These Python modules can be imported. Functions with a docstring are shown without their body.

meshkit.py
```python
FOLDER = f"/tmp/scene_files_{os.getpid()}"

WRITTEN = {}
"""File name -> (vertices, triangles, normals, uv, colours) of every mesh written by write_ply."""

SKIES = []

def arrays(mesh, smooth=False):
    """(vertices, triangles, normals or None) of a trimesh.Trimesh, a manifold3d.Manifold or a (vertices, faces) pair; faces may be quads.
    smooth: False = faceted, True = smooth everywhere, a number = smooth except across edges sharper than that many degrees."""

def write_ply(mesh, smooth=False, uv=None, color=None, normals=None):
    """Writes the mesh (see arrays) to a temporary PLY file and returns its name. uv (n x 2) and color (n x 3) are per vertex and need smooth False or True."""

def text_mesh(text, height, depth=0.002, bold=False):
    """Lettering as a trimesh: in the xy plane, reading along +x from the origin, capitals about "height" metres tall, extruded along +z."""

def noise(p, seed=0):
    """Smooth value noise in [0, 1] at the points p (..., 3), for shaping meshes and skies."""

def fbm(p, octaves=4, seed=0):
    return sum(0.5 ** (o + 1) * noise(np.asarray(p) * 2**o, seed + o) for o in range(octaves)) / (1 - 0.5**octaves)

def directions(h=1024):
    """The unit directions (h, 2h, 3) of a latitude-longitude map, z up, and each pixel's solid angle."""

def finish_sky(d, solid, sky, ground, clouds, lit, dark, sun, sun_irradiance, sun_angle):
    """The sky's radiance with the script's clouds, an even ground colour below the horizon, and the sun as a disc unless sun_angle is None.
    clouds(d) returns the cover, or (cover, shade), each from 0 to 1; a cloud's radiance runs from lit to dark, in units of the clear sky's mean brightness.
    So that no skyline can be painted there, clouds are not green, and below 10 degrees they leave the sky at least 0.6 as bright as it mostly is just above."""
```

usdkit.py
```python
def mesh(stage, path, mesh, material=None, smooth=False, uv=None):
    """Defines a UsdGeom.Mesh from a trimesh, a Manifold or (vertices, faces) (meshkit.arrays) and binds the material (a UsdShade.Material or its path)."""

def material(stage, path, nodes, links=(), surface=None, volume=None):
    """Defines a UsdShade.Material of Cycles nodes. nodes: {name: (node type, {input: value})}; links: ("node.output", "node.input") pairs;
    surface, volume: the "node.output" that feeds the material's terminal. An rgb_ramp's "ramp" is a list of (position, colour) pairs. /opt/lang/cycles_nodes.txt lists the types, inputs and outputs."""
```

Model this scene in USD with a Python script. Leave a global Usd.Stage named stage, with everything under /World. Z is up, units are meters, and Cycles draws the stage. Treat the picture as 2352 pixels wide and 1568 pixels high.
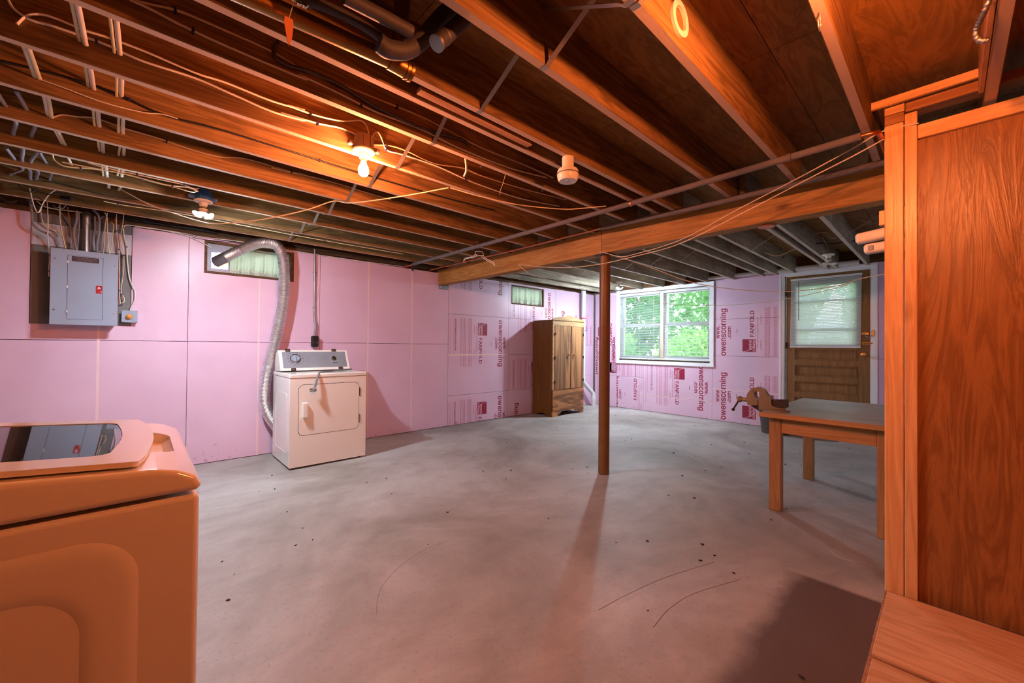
import math, random
import numpy as np, trimesh, manifold3d as m3
import shapely.geometry as sg, shapely.ops as so, shapely.affinity as sa
import usdkit, meshkit
from pxr import Usd, UsdGeom, UsdLux, UsdShade, Gf, Sdf, Vt

stage = Usd.Stage.CreateInMemory()
UsdGeom.SetStageUpAxis(stage, 'Z'); UsdGeom.SetStageMetersPerUnit(stage, 1.0)
world = UsdGeom.Xform.Define(stage, '/World'); stage.SetDefaultPrim(world.GetPrim())
UsdGeom.Scope.Define(stage, '/World/Looks')
random.seed(7); RNG = np.random.default_rng(7)

# ------------------------------------------------------------------ camera, sky, exposure
EYE = np.array([0, 0, 1.2]); YAW, PITCH, ROLL = np.radians([47.271, .5789, .50944]); FPX = 925.95
_f = np.array([math.cos(PITCH)*math.cos(YAW), math.cos(PITCH)*math.sin(YAW), math.sin(PITCH)])
_r = np.cross(_f, [0, 0, 1]); _r /= np.linalg.norm(_r); _u = np.cross(_r, _f)
RM = np.stack([_r*math.cos(ROLL)+_u*math.sin(ROLL), -_r*math.sin(ROLL)+_u*math.cos(ROLL), _f])
cam = UsdGeom.Camera.Define(stage, '/World/Camera')
cam.CreateHorizontalApertureAttr(36.0); cam.CreateVerticalApertureAttr(24.0)
cam.CreateFocalLengthAttr(FPX/2352*36.0); cam.CreateClippingRangeAttr(Gf.Vec2f(.02, 500))
cam.CreateExposureAttr(-0.08)
_m = np.eye(4); _m[0, :3], _m[1, :3], _m[2, :3], _m[3, :3] = RM[0], RM[1], -RM[2], EYE
cam.AddTransformOp().Set(Gf.Matrix4d(*_m.ravel().tolist()))
SKY, WARM_A, WARM_D, COOL_B, COOL_C = 6.0, 1850., 1950., 2350., 3900.          # strengths of the sky, the two warm bulbs, the two lit multi-head lamps
WARM_COL_A, WARM_COL_D, COOL_COL = (1.0, .29, .115), (1.0, .26, .075), (.73, .88, 1.0)
usdkit.material(stage, '/World/Looks/sky', {
    'tc': ('texture_coordinate', {}), 'n': ('noise_texture', {'scale': 3.0, 'detail': 5.0, 'roughness': .55}),
    'r': ('rgb_ramp', {'ramp': [(0, (.45, .62, .95)), (.45, (.6, .74, 1.0)), (.6, (1, 1, 1)), (1, (1, 1, 1))]}),
    'b': ('background_shader', {'strength': SKY})}, [('tc.generated', 'n.vector'), ('n.fac', 'r.fac'), ('r.color', 'b.color')], surface='b.background')
dome = UsdLux.DomeLight.Define(stage, '/World/Sky'); dome.CreateIntensityAttr(1.0); dome.CreateColorAttr(Gf.Vec3f(1, 1, 1))
UsdShade.MaterialBindingAPI.Apply(dome.GetPrim()).Bind(UsdShade.Material.Get(stage, '/World/Looks/sky'))

def ray(x, y): return RM.T @ np.array([(x-1176.)/FPX, -(y-784.)/FPX, 1.])
def hit(x, y, ax, v):
    d = ray(x, y); return EYE + (v-EYE[ax])/d[ax]*d
HX = lambda x, y, v: hit(x, y, 0, v)
HY = lambda x, y, v: hit(x, y, 1, v)
HZ = lambda x, y, v: hit(x, y, 2, v)
WY, WX = 5.025, 6.978                                        # inner faces of the long wall and of the window wall
ZJ, ZC = 2.287, 2.507                                        # underside of the joists, underside of the plywood

# ------------------------------------------------------------------ materials
def lin(c):
    c = np.asarray(c, float)/255.
    return tuple(np.where(c < .04045, c/12.92, ((c+.055)/1.055)**2.4))
MATS = {}
def _mk(name, nodes, links, surface):
    MATS[name] = usdkit.material(stage, '/World/Looks/'+name, nodes, links, surface=surface); return name
def plain(name, col, rough=.5, metal=0., spec=.5, var=.10, vscale=6., bump=0., bscale=60., coat=0., rvar=.0):
    """a surface of one colour with faint mottling (var), relief (bump)"""
    c = np.array(lin(col))
    n = {'tc': ('texture_coordinate', {}), 'n': ('noise_texture', {'scale': vscale, 'detail': 4.0, 'roughness': .6}),
         'r': ('rgb_ramp', {'ramp': [(.25, tuple(c*(1-var))), (.75, tuple(np.minimum(c*(1+var), .95)))]}),
         'p': ('principled_bsdf', {'roughness': rough, 'metallic': metal, 'specular_ior_level': spec, 'coat_weight': coat, 'coat_roughness': .08})}
    l = [('tc.object', 'n.vector'), ('n.fac', 'r.fac'), ('r.color', 'p.base_color')]
    if bump:
        n['nb'] = ('noise_texture', {'scale': bscale, 'detail': 3.0}); n['b'] = ('bump', {'strength': bump, 'distance': .004})
        l += [('tc.object', 'nb.vector'), ('nb.fac', 'b.height'), ('b.normal', 'p.normal')]
    return _mk(name, n, l, 'p.BSDF')
def wood(name, ca, cb, grain=(1.2, 16, 16), rough=.6, dist=1.2, spec=.35, bump=.25, knots=.0, randv=.12, edge=None, dirt=0.):
    """long grain: grain gives the frequency along x, y, z"""
    A, B = lin(ca), lin(cb)
    n = {'tc': ('texture_coordinate', {}), 'oi': ('object_info', {}), 'sh': ('vector_math', {'math_type': 'multiply_add', 'vector2': (1., 1., 1.)}),
         'rv': ('math', {'math_type': 'multiply', 'value2': 37.0}), 'cv': ('combine_xyz', {}),
         'mp': ('mapping', {'mapping_type': 'point', 'scale': grain}),
         'n1': ('noise_texture', {'scale': 1.0, 'detail': 5.0, 'roughness': .55, 'distortion': dist}),
         'wv': ('math', {'math_type': 'multiply', 'value2': 9.0}), 'fr': ('math', {'math_type': 'pingpong', 'value2': 1.0}),
         'n2': ('noise_texture', {'scale': 5.0, 'detail': 3.0, 'roughness': .7}),
         'mx': ('mix_float', {'fac': .45}),
         'r': ('rgb_ramp', {'ramp': [(.12, A), (.85, B)]}),
         'n3': ('noise_texture', {'scale': 1.7, 'detail': 4.0, 'roughness': .6}),
         'r3': ('rgb_ramp', {'ramp': [(.3, (1-dirt,)*3), (.62, (1, 1, 1))]}),
         'ml': ('mix_color', {'blend_type': 'multiply', 'fac': 1.0}),
         'mr': ('map_range', {'from_min': 0., 'from_max': 1., 'to_min': 1-randv, 'to_max': 1+randv}),
         'hs': ('hsv', {'hue': .5, 'saturation': 1., 'fac': 1.}),
         'b': ('bump', {'strength': bump, 'distance': .002}),
         'p': ('principled_bsdf', {'roughness': rough, 'specular_ior_level': spec})}
    l = [('oi.random', 'rv.value1'), ('rv.value', 'cv.x'), ('rv.value', 'cv.y'), ('tc.object', 'sh.vector1'), ('cv.vector', 'sh.vector3'), ('sh.vector', 'mp.vector'),
         ('mp.vector', 'n1.vector'), ('n1.fac', 'wv.value1'), ('wv.value', 'fr.value1'), ('mp.vector', 'n2.vector'), ('fr.value', 'mx.a'), ('n2.fac', 'mx.b'),
         ('mx.result', 'r.fac'), ('sh.vector', 'n3.vector'), ('n3.fac', 'r3.fac'), ('r.color', 'ml.a'), ('r3.color', 'ml.b'),
         ('oi.random', 'mr.value'), ('mr.result', 'hs.value'), ('ml.result', 'hs.color'), ('hs.color', 'p.base_color'),
         ('mx.result', 'b.height'), ('b.normal', 'p.normal')]
    if knots:
        n['vk'] = ('voronoi_texture', {'scale': knots, 'randomness': 1.0}); n['mk'] = ('mapping', {'mapping_type': 'point', 'scale': tuple(max(.45, min(1.0, g/ max(grain))) for g in grain)})
        n['rk'] = ('rgb_ramp', {'ramp': [(.04, (.25, .17, .12)), (.09, (1, 1, 1))]}); n['mk2'] = ('mix_color', {'blend_type': 'multiply', 'fac': .8})
        l = [x for x in l if x != ('ml.result', 'hs.color')] + [('sh.vector', 'mk.vector'), ('mk.vector', 'vk.vector'), ('vk.distance', 'rk.fac'), ('ml.result', 'mk2.a'), ('rk.color', 'mk2.b'), ('mk2.result', 'hs.color')]
    if edge:                                                 # pale sawn, dusty under-edges; floor bounce also painted into their colour
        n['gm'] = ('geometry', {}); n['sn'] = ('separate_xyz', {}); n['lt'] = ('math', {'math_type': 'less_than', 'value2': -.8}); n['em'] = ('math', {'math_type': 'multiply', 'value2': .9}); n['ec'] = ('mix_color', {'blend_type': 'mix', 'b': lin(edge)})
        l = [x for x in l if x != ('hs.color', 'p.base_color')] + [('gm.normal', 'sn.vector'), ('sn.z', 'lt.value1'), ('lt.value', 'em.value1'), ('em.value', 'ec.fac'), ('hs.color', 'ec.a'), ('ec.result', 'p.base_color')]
    return _mk(name, n, l, 'p.BSDF')
def emit(name, col, strength):
    return _mk(name, {'e': ('emission', {'color': col, 'strength': strength})}, [], 'e.emission')
def metal(name, col, rough=.3, bump=0., bscale=40.):
    return plain(name, col, rough, 1., .5, .12, 8., bump, bscale)

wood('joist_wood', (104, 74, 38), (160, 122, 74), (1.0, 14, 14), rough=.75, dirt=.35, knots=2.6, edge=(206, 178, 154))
wood('joist_wood_lit', (150, 136, 116), (198, 186, 164), (1.0, 14, 14), rough=.85, dirt=.5, knots=2.6, edge=(206, 196, 180))  # far joists: light from the lamp there is put into a paler colour
wood('plywood_ceiling', (132, 92, 42), (170, 124, 66), (1.3, 7, 7), rough=.7, dist=2.6, knots=1.6, dirt=.3)
wood('beam_wood', (148, 102, 46), (190, 140, 76), (14, 1.0, 14), rough=.65, knots=3.0, dirt=.15)
wood('rim_wood', (92, 62, 40), (130, 92, 62), (1.0, 14, 14), rough=.8, dirt=.4)
wood('rim_wood_side', (92, 62, 40), (130, 92, 62), (14, 1.0, 14), rough=.8, dirt=.4)
wood('stud_wood', (206, 152, 96), (232, 186, 130), (14, 14, .8), rough=.32, knots=2.2, spec=.5)
wood('rail_wood', (206, 152, 96), (232, 186, 130), (14, .8, 14), rough=.5, knots=2.2, spec=.5)
wood('rail_wood_dark', (150, 100, 58), (184, 132, 86), (14, .8, 14), rough=.6, knots=2.2)
wood('partition_ply', (130, 80, 36), (172, 116, 62), (7, 7, .9), rough=.38, dist=3.0, knots=1.4, spec=.6, bump=.5, dirt=.12)
wood('landing_ply', (200, 150, 106), (226, 182, 140), (7, .9, 7), rough=.5, dist=2.4, dirt=.08)
wood('landing_plank', (150, 104, 68), (184, 134, 94), (14, .8, 14), rough=.6, dirt=.25)
wood('wardrobe_side', (92, 58, 18), (118, 78, 30), (12, 12, .8), rough=.4, knots=0)
wood('cedar', (82, 54, 36), (186, 130, 84), (6, 6, .35), rough=.5, knots=5.0, dist=.8)
wood('cedar_wide', (82, 52, 36), (200, 134, 82), (.8, 6, 6), rough=.5, knots=5.0, dist=.8)
wood('cedar_pale', (156, 120, 80), (188, 150, 106), (.9, 12, 12), rough=.55, knots=6.0)
wood('door_wood', (112, 80, 44), (138, 102, 60), (12, 12, .9), rough=.42, randv=.05)
wood('bench_wood', (164, 114, 66), (190, 138, 86), (14, .9, 14), rough=.55, dirt=.2)
wood('bench_top_wood', (160, 158, 150), (188, 184, 176), (8, .9, 8), rough=.42, dirt=.35)
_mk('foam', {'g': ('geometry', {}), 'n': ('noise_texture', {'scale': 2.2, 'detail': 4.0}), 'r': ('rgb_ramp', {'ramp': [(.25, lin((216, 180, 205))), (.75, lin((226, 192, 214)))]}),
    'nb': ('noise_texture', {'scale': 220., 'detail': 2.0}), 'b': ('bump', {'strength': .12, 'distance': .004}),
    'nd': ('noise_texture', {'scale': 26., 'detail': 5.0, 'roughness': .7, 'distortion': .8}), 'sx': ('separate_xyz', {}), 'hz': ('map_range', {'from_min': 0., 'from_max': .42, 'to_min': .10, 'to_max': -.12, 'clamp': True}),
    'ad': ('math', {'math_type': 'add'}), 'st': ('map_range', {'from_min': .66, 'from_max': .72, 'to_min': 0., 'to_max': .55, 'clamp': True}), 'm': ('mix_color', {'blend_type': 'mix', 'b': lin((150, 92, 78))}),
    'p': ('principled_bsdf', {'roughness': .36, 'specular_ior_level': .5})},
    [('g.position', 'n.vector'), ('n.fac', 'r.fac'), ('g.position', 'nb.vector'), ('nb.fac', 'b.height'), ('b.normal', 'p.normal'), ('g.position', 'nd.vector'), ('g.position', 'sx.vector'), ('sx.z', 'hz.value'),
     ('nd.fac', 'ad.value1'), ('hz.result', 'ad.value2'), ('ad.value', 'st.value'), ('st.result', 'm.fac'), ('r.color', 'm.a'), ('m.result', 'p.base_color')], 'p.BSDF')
plain('foam_fold', (236, 204, 208), .5, var=.05)
plain('print_ink', (150, 26, 60), .5, var=.12, vscale=40)
plain('print_ink_faint', (186, 72, 110), .5, var=.12, vscale=40)
plain('print_pale', (238, 186, 206), .5, var=.03)
plain('wall_concrete', (120, 112, 104), .9, var=.2)
plain('painted_metal_grey', (150, 160, 178), .38, var=.03)
plain('white_enamel', (236, 230, 222), .16, var=.01, coat=.4)
plain('white_paint', (232, 232, 236), .35, var=.03)
plain('white_plastic', (232, 226, 218), .35, var=.02)
plain('pvc_white', (226, 228, 226), .35, var=.03)
plain('post_paint', (118, 80, 38), .38, var=.18, vscale=9, bump=.2, bscale=30)
plain('black_plastic', (26, 24, 26), .4)
plain('dark_gap', (24, 20, 18), .9)
plain('pipe_foam', (104, 98, 100), .85, var=.12, vscale=14, bump=.3, bscale=160)
plain('hose_black', (62, 58, 62), .62, var=.25, vscale=30, bump=.2, bscale=120)
metal('copper', (206, 132, 92), .35); metal('brass_pipe', (150, 108, 58), .38, .2, 30); metal('steel', (168, 168, 172), .32); metal('brass', (196, 160, 96), .3)
metal('galvanised', (150, 152, 154), .48, .1, 60); metal('strap_steel', (176, 168, 156), .5); metal('chrome', (216, 214, 208), .12)
plain('dark_iron', (70, 56, 48), .5, metal=.6, var=.25)
_mk('floor_concrete', {
    'g': ('geometry', {}), 'n1': ('noise_texture', {'scale': .7, 'detail': 6., 'roughness': .62, 'distortion': .6}), 'r1': ('rgb_ramp', {'ramp': [(.3, lin((124, 116, 108))), (.48, lin((156, 148, 142))), (.66, lin((180, 176, 172)))]}),
    'mp': ('mapping', {'mapping_type': 'point', 'rotation': (0, 0, .5), 'scale': (1.5, 2.6, 1.0)}), 'n2': ('noise_texture', {'scale': 1.6, 'detail': 8., 'roughness': .68, 'distortion': .5}), 'r2': ('rgb_ramp', {'ramp': [(.3, (.84, .83, .82)), (.5, (1, 1, 1)), (.7, (1.06, 1.06, 1.06))]}),
    'm1': ('mix_color', {'blend_type': 'multiply', 'fac': 1.0, 'use_clamp': True}),
    'n3': ('noise_texture', {'scale': 55., 'detail': 3.}), 'r3': ('rgb_ramp', {'ramp': [(.28, (.78, .77, .76)), (.42, (1, 1, 1))]}), 'm2': ('mix_color', {'blend_type': 'multiply', 'fac': .8}),
    # a brown patch with ragged edges on the floor beside the landing
    'sx': ('separate_xyz', {}), 'nd': ('noise_texture', {'scale': 5., 'detail': 6., 'roughness': .65}), 'nds': ('math', {'math_type': 'multiply_add', 'value2': .16, 'value3': -.08}),
    'yy': ('math', {'math_type': 'add'}), 'a1': ('map_range', {'from_min': .50, 'from_max': .60, 'to_min': 1., 'to_max': 0., 'clamp': True}),
    'xx': ('math', {'math_type': 'multiply_add', 'value2': .12}), 'a2': ('map_range', {'from_min': 2.58, 'from_max': 2.61, 'to_min': 1., 'to_max': 0., 'clamp': True}), 'a': ('math', {'math_type': 'multiply'}),
    'as': ('math', {'math_type': 'multiply', 'value2': .9}), 'm3': ('mix_color', {'blend_type': 'mix', 'b': lin((84, 64, 56))}),
    'b': ('bump', {'strength': .25, 'distance': .003}), 'p': ('principled_bsdf', {'roughness': .55, 'specular_ior_level': .4})},
    [('g.position', 'n1.vector'), ('n1.fac', 'r1.fac'), ('g.position', 'mp.vector'), ('mp.vector', 'n2.vector'), ('n2.fac', 'r2.fac'), ('r1.color', 'm1.a'), ('r2.color', 'm1.b'),
     ('g.position', 'n3.vector'), ('n3.fac', 'r3.fac'), ('m1.result', 'm2.a'), ('r3.color', 'm2.b'), ('g.position', 'sx.vector'), ('g.position', 'nd.vector'), ('nd.fac', 'nds.value1'),
     ('sx.y', 'yy.value1'), ('nds.value', 'yy.value2'), ('yy.value', 'a1.value'), ('nds.value', 'xx.value1'), ('sx.x', 'xx.value3'), ('xx.value', 'a2.value'), ('a1.result', 'a.value1'), ('a2.result', 'a.value2'),
     ('a.value', 'as.value1'), ('as.value', 'm3.fac'), ('m2.result', 'm3.a'), ('m3.result', 'p.base_color'), ('n3.fac', 'b.height'), ('b.normal', 'p.normal')], 'p.BSDF')
_mk('window_pane', {'f': ('fresnel', {'IOR': 1.45}), 't': ('transparent_bsdf', {'color': (.96, .98, .97)}), 'g': ('glossy_bsdf', {'roughness': .02}), 'm': ('mix_closure', {})},
    [('f.fac', 'm.fac'), ('t.BSDF', 'm.closure1'), ('g.BSDF', 'm.closure2')], 'm.closure')
def cloth(name, col, trans, mixf):
    return _mk(name, {'d': ('diffuse_bsdf', {'color': lin(col)}), 't': ('translucent_bsdf', {'color': lin(trans)}), 'm': ('mix_closure', {'fac': mixf})},
               [('d.BSDF', 'm.closure1'), ('t.BSDF', 'm.closure2')], 'm.closure')
cloth('curtain_cloth', (196, 198, 184), (150, 162, 132), .5); cloth('blind_slat', (214, 218, 222), (226, 234, 226), .45)

# ------------------------------------------------------------------ mesh helpers
def cat(*ms):
    out = []
    for m in ms: out += list(m) if isinstance(m, (list, tuple)) and not hasattr(m, 'vertices') else [m]
    return trimesh.util.concatenate([trimesh.Trimesh(m.vertices, m.faces, process=False) for m in out])
def box(x0, x1, y0, y1, z0, z1, c=0.):
    """a box, its edges chamfered by c"""
    x0, x1 = sorted((x0, x1)); y0, y1 = sorted((y0, y1)); z0, z1 = sorted((z0, z1))
    c = min(c, (x1-x0)*.45, (y1-y0)*.45, (z1-z0)*.45)
    if c <= 0:
        m = trimesh.creation.box((x1-x0, y1-y0, z1-z0)); m.apply_translation(((x0+x1)/2, (y0+y1)/2, (z0+z1)/2)); return m
    P = []
    for sx in (0, 1):
        for sy in (0, 1):
            for sz in (0, 1):
                X, Y, Z = (x0, x1)[sx], (y0, y1)[sy], (z0, z1)[sz]; dx, dy, dz = c*(1-2*sx), c*(1-2*sy), c*(1-2*sz)
                P += [(X, Y+dy, Z+dz), (X+dx, Y, Z+dz), (X+dx, Y+dy, Z)]
    return trimesh.convex.convex_hull(np.array(P))
def rbox(x0, x1, y0, y1, z0, z1, r, n=4):
    """a box with round edges and corners"""
    x0, x1 = sorted((x0, x1)); y0, y1 = sorted((y0, y1)); z0, z1 = sorted((z0, z1)); r = min(r, (x1-x0)*.49, (y1-y0)*.49, (z1-z0)*.49)
    s = trimesh.creation.icosphere(2, r) if n > 3 else trimesh.creation.icosphere(1, r)
    return trimesh.convex.convex_hull(np.vstack([s.vertices+[X, Y, Z] for X in (x0+r, x1-r) for Y in (y0+r, y1-r) for Z in (z0+r, z1-r)]))
def rod(a, b, r, n=16, r2=None):
    return tube([a, b], [r, r if r2 is None else r2], n)
def tube(pts, r, n=10, flat=None, up=None, caps=True):
    """sweep a circle (or an oval: flat = height / width) along points; r a number or one per point"""
    P = np.asarray(pts, float); k = len(P); R = np.broadcast_to(np.asarray(r, float), (k,))
    T = np.gradient(P, axis=0); T /= np.maximum(np.linalg.norm(T, axis=1, keepdims=True), 1e-9)
    u = np.array(up if up is not None else ([0, 0, 1] if abs(T[0][2]) < .9 else [1, 0, 0]), float)
    V, a = [], np.linspace(0, 2*np.pi, n, endpoint=False)
    for i in range(k):
        u = u - T[i]*(u@T[i]); u /= max(np.linalg.norm(u), 1e-9)
        w = np.cross(T[i], u)
        V.append(P[i] + R[i]*(np.cos(a)[:, None]*w + np.sin(a)[:, None]*u*(flat or 1.)))
    V = np.vstack(V); F = []
    for i in range(k-1):
        for j in range(n):
            j2 = (j+1) % n; A, B, C, E = i*n+j, i*n+j2, (i+1)*n+j2, (i+1)*n+j; F += [(A, B, C), (A, C, E)]
    if caps:
        c0, c1 = len(V), len(V)+1; V = np.vstack([V, P[0], P[-1]])
        for j in range(n):
            j2 = (j+1) % n; F += [(c0, j2, j), (c1, (k-1)*n+j, (k-1)*n+j2)]
    return trimesh.Trimesh(V, F, process=False)
def spline(pts, n=8):
    P = np.asarray(pts, float)
    if len(P) < 3: return np.array([P[0]+(P[1]-P[0])*t for t in np.linspace(0, 1, 3)])
    Q = np.vstack([2*P[0]-P[1], P, 2*P[-1]-P[-2]]); out = []
    for i in range(1, len(Q)-2):
        p0, p1, p2, p3 = Q[i-1:i+3]
        for t in np.linspace(0, 1, n, endpoint=False):
            out.append(.5*((2*p1)+(-p0+p2)*t+(2*p0-5*p1+4*p2-p3)*t*t+(-p0+3*p1-3*p2+p3)*t**3))
    return np.array(out+[P[-1]])
def lathe(prof, n=32, at=(0, 0, 0), axis='z'):
    m = trimesh.creation.revolve(np.array(prof, float), sections=n)
    if axis == 'y': m.apply_transform(trimesh.transformations.rotation_matrix(-np.pi/2, [1, 0, 0]))
    if axis == '-y': m.apply_transform(trimesh.transformations.rotation_matrix(np.pi/2, [1, 0, 0]))
    if axis == 'x': m.apply_transform(trimesh.transformations.rotation_matrix(np.pi/2, [0, 1, 0]))
    if axis == '-x': m.apply_transform(trimesh.transformations.rotation_matrix(-np.pi/2, [0, 1, 0]))
    m.apply_translation(at); return m
def ext(poly, d):
    gs = [g for g in getattr(poly, 'geoms', [poly]) if g.area > 1e-7]
    return trimesh.util.concatenate([trimesh.creation.extrude_polygon(g, d, engine='earcut') for g in gs])
def frame_map(m, o, ax, ay, az):
    """put a mesh whose x, y, z run along ax, ay, az at o"""
    M = np.eye(4); M[:3, 0], M[:3, 1], M[:3, 2], M[:3, 3] = ax, ay, az, o
    m = m.copy(); m.apply_transform(M)
    if np.linalg.det(M[:3, :3]) < 0: m.invert()
    return m
on_left = lambda m, y=WY: frame_map(m, (0, y, 0), (1, 0, 0), (0, 0, 1), (0, -1, 0))         # (x, z) drawing on the long wall, thickness into the room
on_back = lambda m, x=WX: frame_map(m, (x, 0, 0), (0, 1, 0), (0, 0, 1), (-1, 0, 0))         # (y, z) drawing on the window wall
def rrect(x0, y0, x1, y1, r): return sg.box(x0+r, y0+r, x1-r, y1-r).buffer(r, quad_segs=6)
def moved(m, d):
    m = m.copy(); m.apply_translation(d); return m
def rotz(m, deg, at=(0, 0, 0)):
    m = m.copy(); m.apply_transform(trimesh.transformations.rotation_matrix(math.radians(deg), [0, 0, 1], at)); return m
def rot(m, deg, ax, at=(0, 0, 0)):
    m = m.copy(); m.apply_transform(trimesh.transformations.rotation_matrix(math.radians(deg), ax, at)); return m

# ------------------------------------------------------------------ scene helpers
COUNT = {}
def numbered(parent, name):
    k = COUNT.get((parent, name), 0); COUNT[(parent, name)] = k+1
    return f'{parent}/{name}' if k == 0 else f'{parent}/{name}_{k:03d}'
OFF = {}
def thing(name, label, category, at=(0, 0, 0), rz=0., group=None, kind=None):
    p = numbered('/World', name); x = UsdGeom.Xform.Define(stage, p)
    x.AddTranslateOp().Set(Gf.Vec3d(*map(float, at)))
    if rz: x.AddRotateZOp().Set(float(rz))
    OFF[p] = (np.array(at, float), rz); tagp(p, label, category, group, kind); return p
def tagp(p, label=None, category=None, group=None, kind=None):
    o = stage.GetPrimAtPath(p)
    for k, v in (('label', label), ('category', category), ('group', group), ('kind', kind)):
        if v: o.SetCustomDataByKey(k, v)
def part(parent, name, mesh, mat, smooth=30, label=None, kind=None, local=False):
    """a mesh under a thing or a part; world coordinates unless local"""
    p = numbered(parent, name)
    top = '/'.join(parent.split('/')[:3]); at, rz = OFF.get(top, (np.zeros(3), 0))
    m = mesh.copy()
    if not local:
        m.apply_translation(-at)
        if rz: m.apply_transform(trimesh.transformations.rotation_matrix(-math.radians(rz), [0, 0, 1]))
    usdkit.mesh(stage, p, m, MATS[mat], smooth=smooth)
    tagp(p, label, kind=kind); return p
def single(name, label, category, mesh, mat, smooth=30, group=None, kind=None):
    p = numbered('/World', name); c = mesh.bounds.mean(0); c[2] = mesh.bounds[0][2]
    usdkit.mesh(stage, p, moved(mesh, -c), MATS[mat], smooth=smooth); UsdGeom.Xformable(stage.GetPrimAtPath(p)).AddTranslateOp().Set(Gf.Vec3d(*map(float, c)))
    tagp(p, label, category, group, kind); OFF[p] = (c, 0); return p
def setting(name, label, at=(0, 0, 0), category=None): return thing(name, label, category, at, kind='structure')
wood('bench_leg_wood', (156, 108, 62), (184, 132, 82), (14, 14, .9), rough=.5, dirt=.2)
plain('lawn_green', (86, 130, 52), .9, var=.3, vscale=3)
plain('smoked_glass', (30, 32, 36), .03, spec=1.0, var=0); plain('brushed_silver', (150, 152, 160), .38, metal=.25); plain('cable_grey', (128, 128, 136), .5)
metal('foil', (240, 238, 242), .34, .3, 70); plain('red_paint', (190, 30, 40), .4); plain('dark_bin', (66, 54, 50), .6, var=.25)
plain('box_grey', (128, 112, 104), .5); plain('box_blue', (52, 104, 172), .4)
plain('board_grey', (112, 110, 110), .6, var=.14, vscale=5); plain('board_pale', (190, 190, 200), .6, var=.08); plain('dark_plate', (66, 50, 54), .45); plain('plate_ink', (110, 92, 96), .5); plain('sticker_red', (168, 24, 30), .4)
plain('cable_white', (226, 220, 210), .45, var=.04); plain('cable_cream', (222, 212, 172), .45, var=.04); plain('cable_tan', (206, 178, 140), .45, var=.05); plain('cable_black', (30, 30, 34), .45); plain('cable_dark', (78, 74, 72), .4, metal=.5)
plain('cable_orange', (226, 100, 50), .45); plain('copper_wire', (190, 118, 84), .45, metal=.4); plain('staple_blue', (44, 44, 96), .45); plain('plug_orange', (232, 150, 60), .4); plain('rope', (222, 204, 180), .8, var=.1, vscale=50)
wood('rail_wood_dark2', (164, 116, 76), (200, 150, 108), (1.0, 14, 14), rough=.6, knots=2.2)
plain('tag_orange', (222, 134, 84), .6); plain('hanger_plastic', (226, 208, 196), .35); plain('dark_crumb', (48, 40, 34), .9, var=.3); plain('chalk', (188, 184, 180), .9); plain('scratch_dark', (134, 122, 114), .9); plain('cord_grey', (98, 98, 106), .5); plain('bark', (92, 74, 58), .9, var=.25)
def leaf(name, a, b):
    _mk(name, {'g': ('geometry', {}), 'n': ('noise_texture', {'scale': 1.1, 'detail': 2.0}), 'r': ('rgb_ramp', {'ramp': [(.3, lin(a)), (.7, lin(b))]}), 'd': ('diffuse_bsdf', {}), 't': ('translucent_bsdf', {}), 'm': ('mix_closure', {'fac': .45})},
        [('g.position', 'n.vector'), ('n.fac', 'r.fac'), ('r.color', 'd.color'), ('r.color', 't.color'), ('d.BSDF', 'm.closure1'), ('t.BSDF', 'm.closure2')], 'm.closure')
leaf('leaf_mid', (76, 138, 56), (132, 194, 98)); leaf('leaf_dark', (52, 108, 46), (108, 170, 84)); leaf('leaf_bright', (120, 178, 80), (178, 222, 128))

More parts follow.
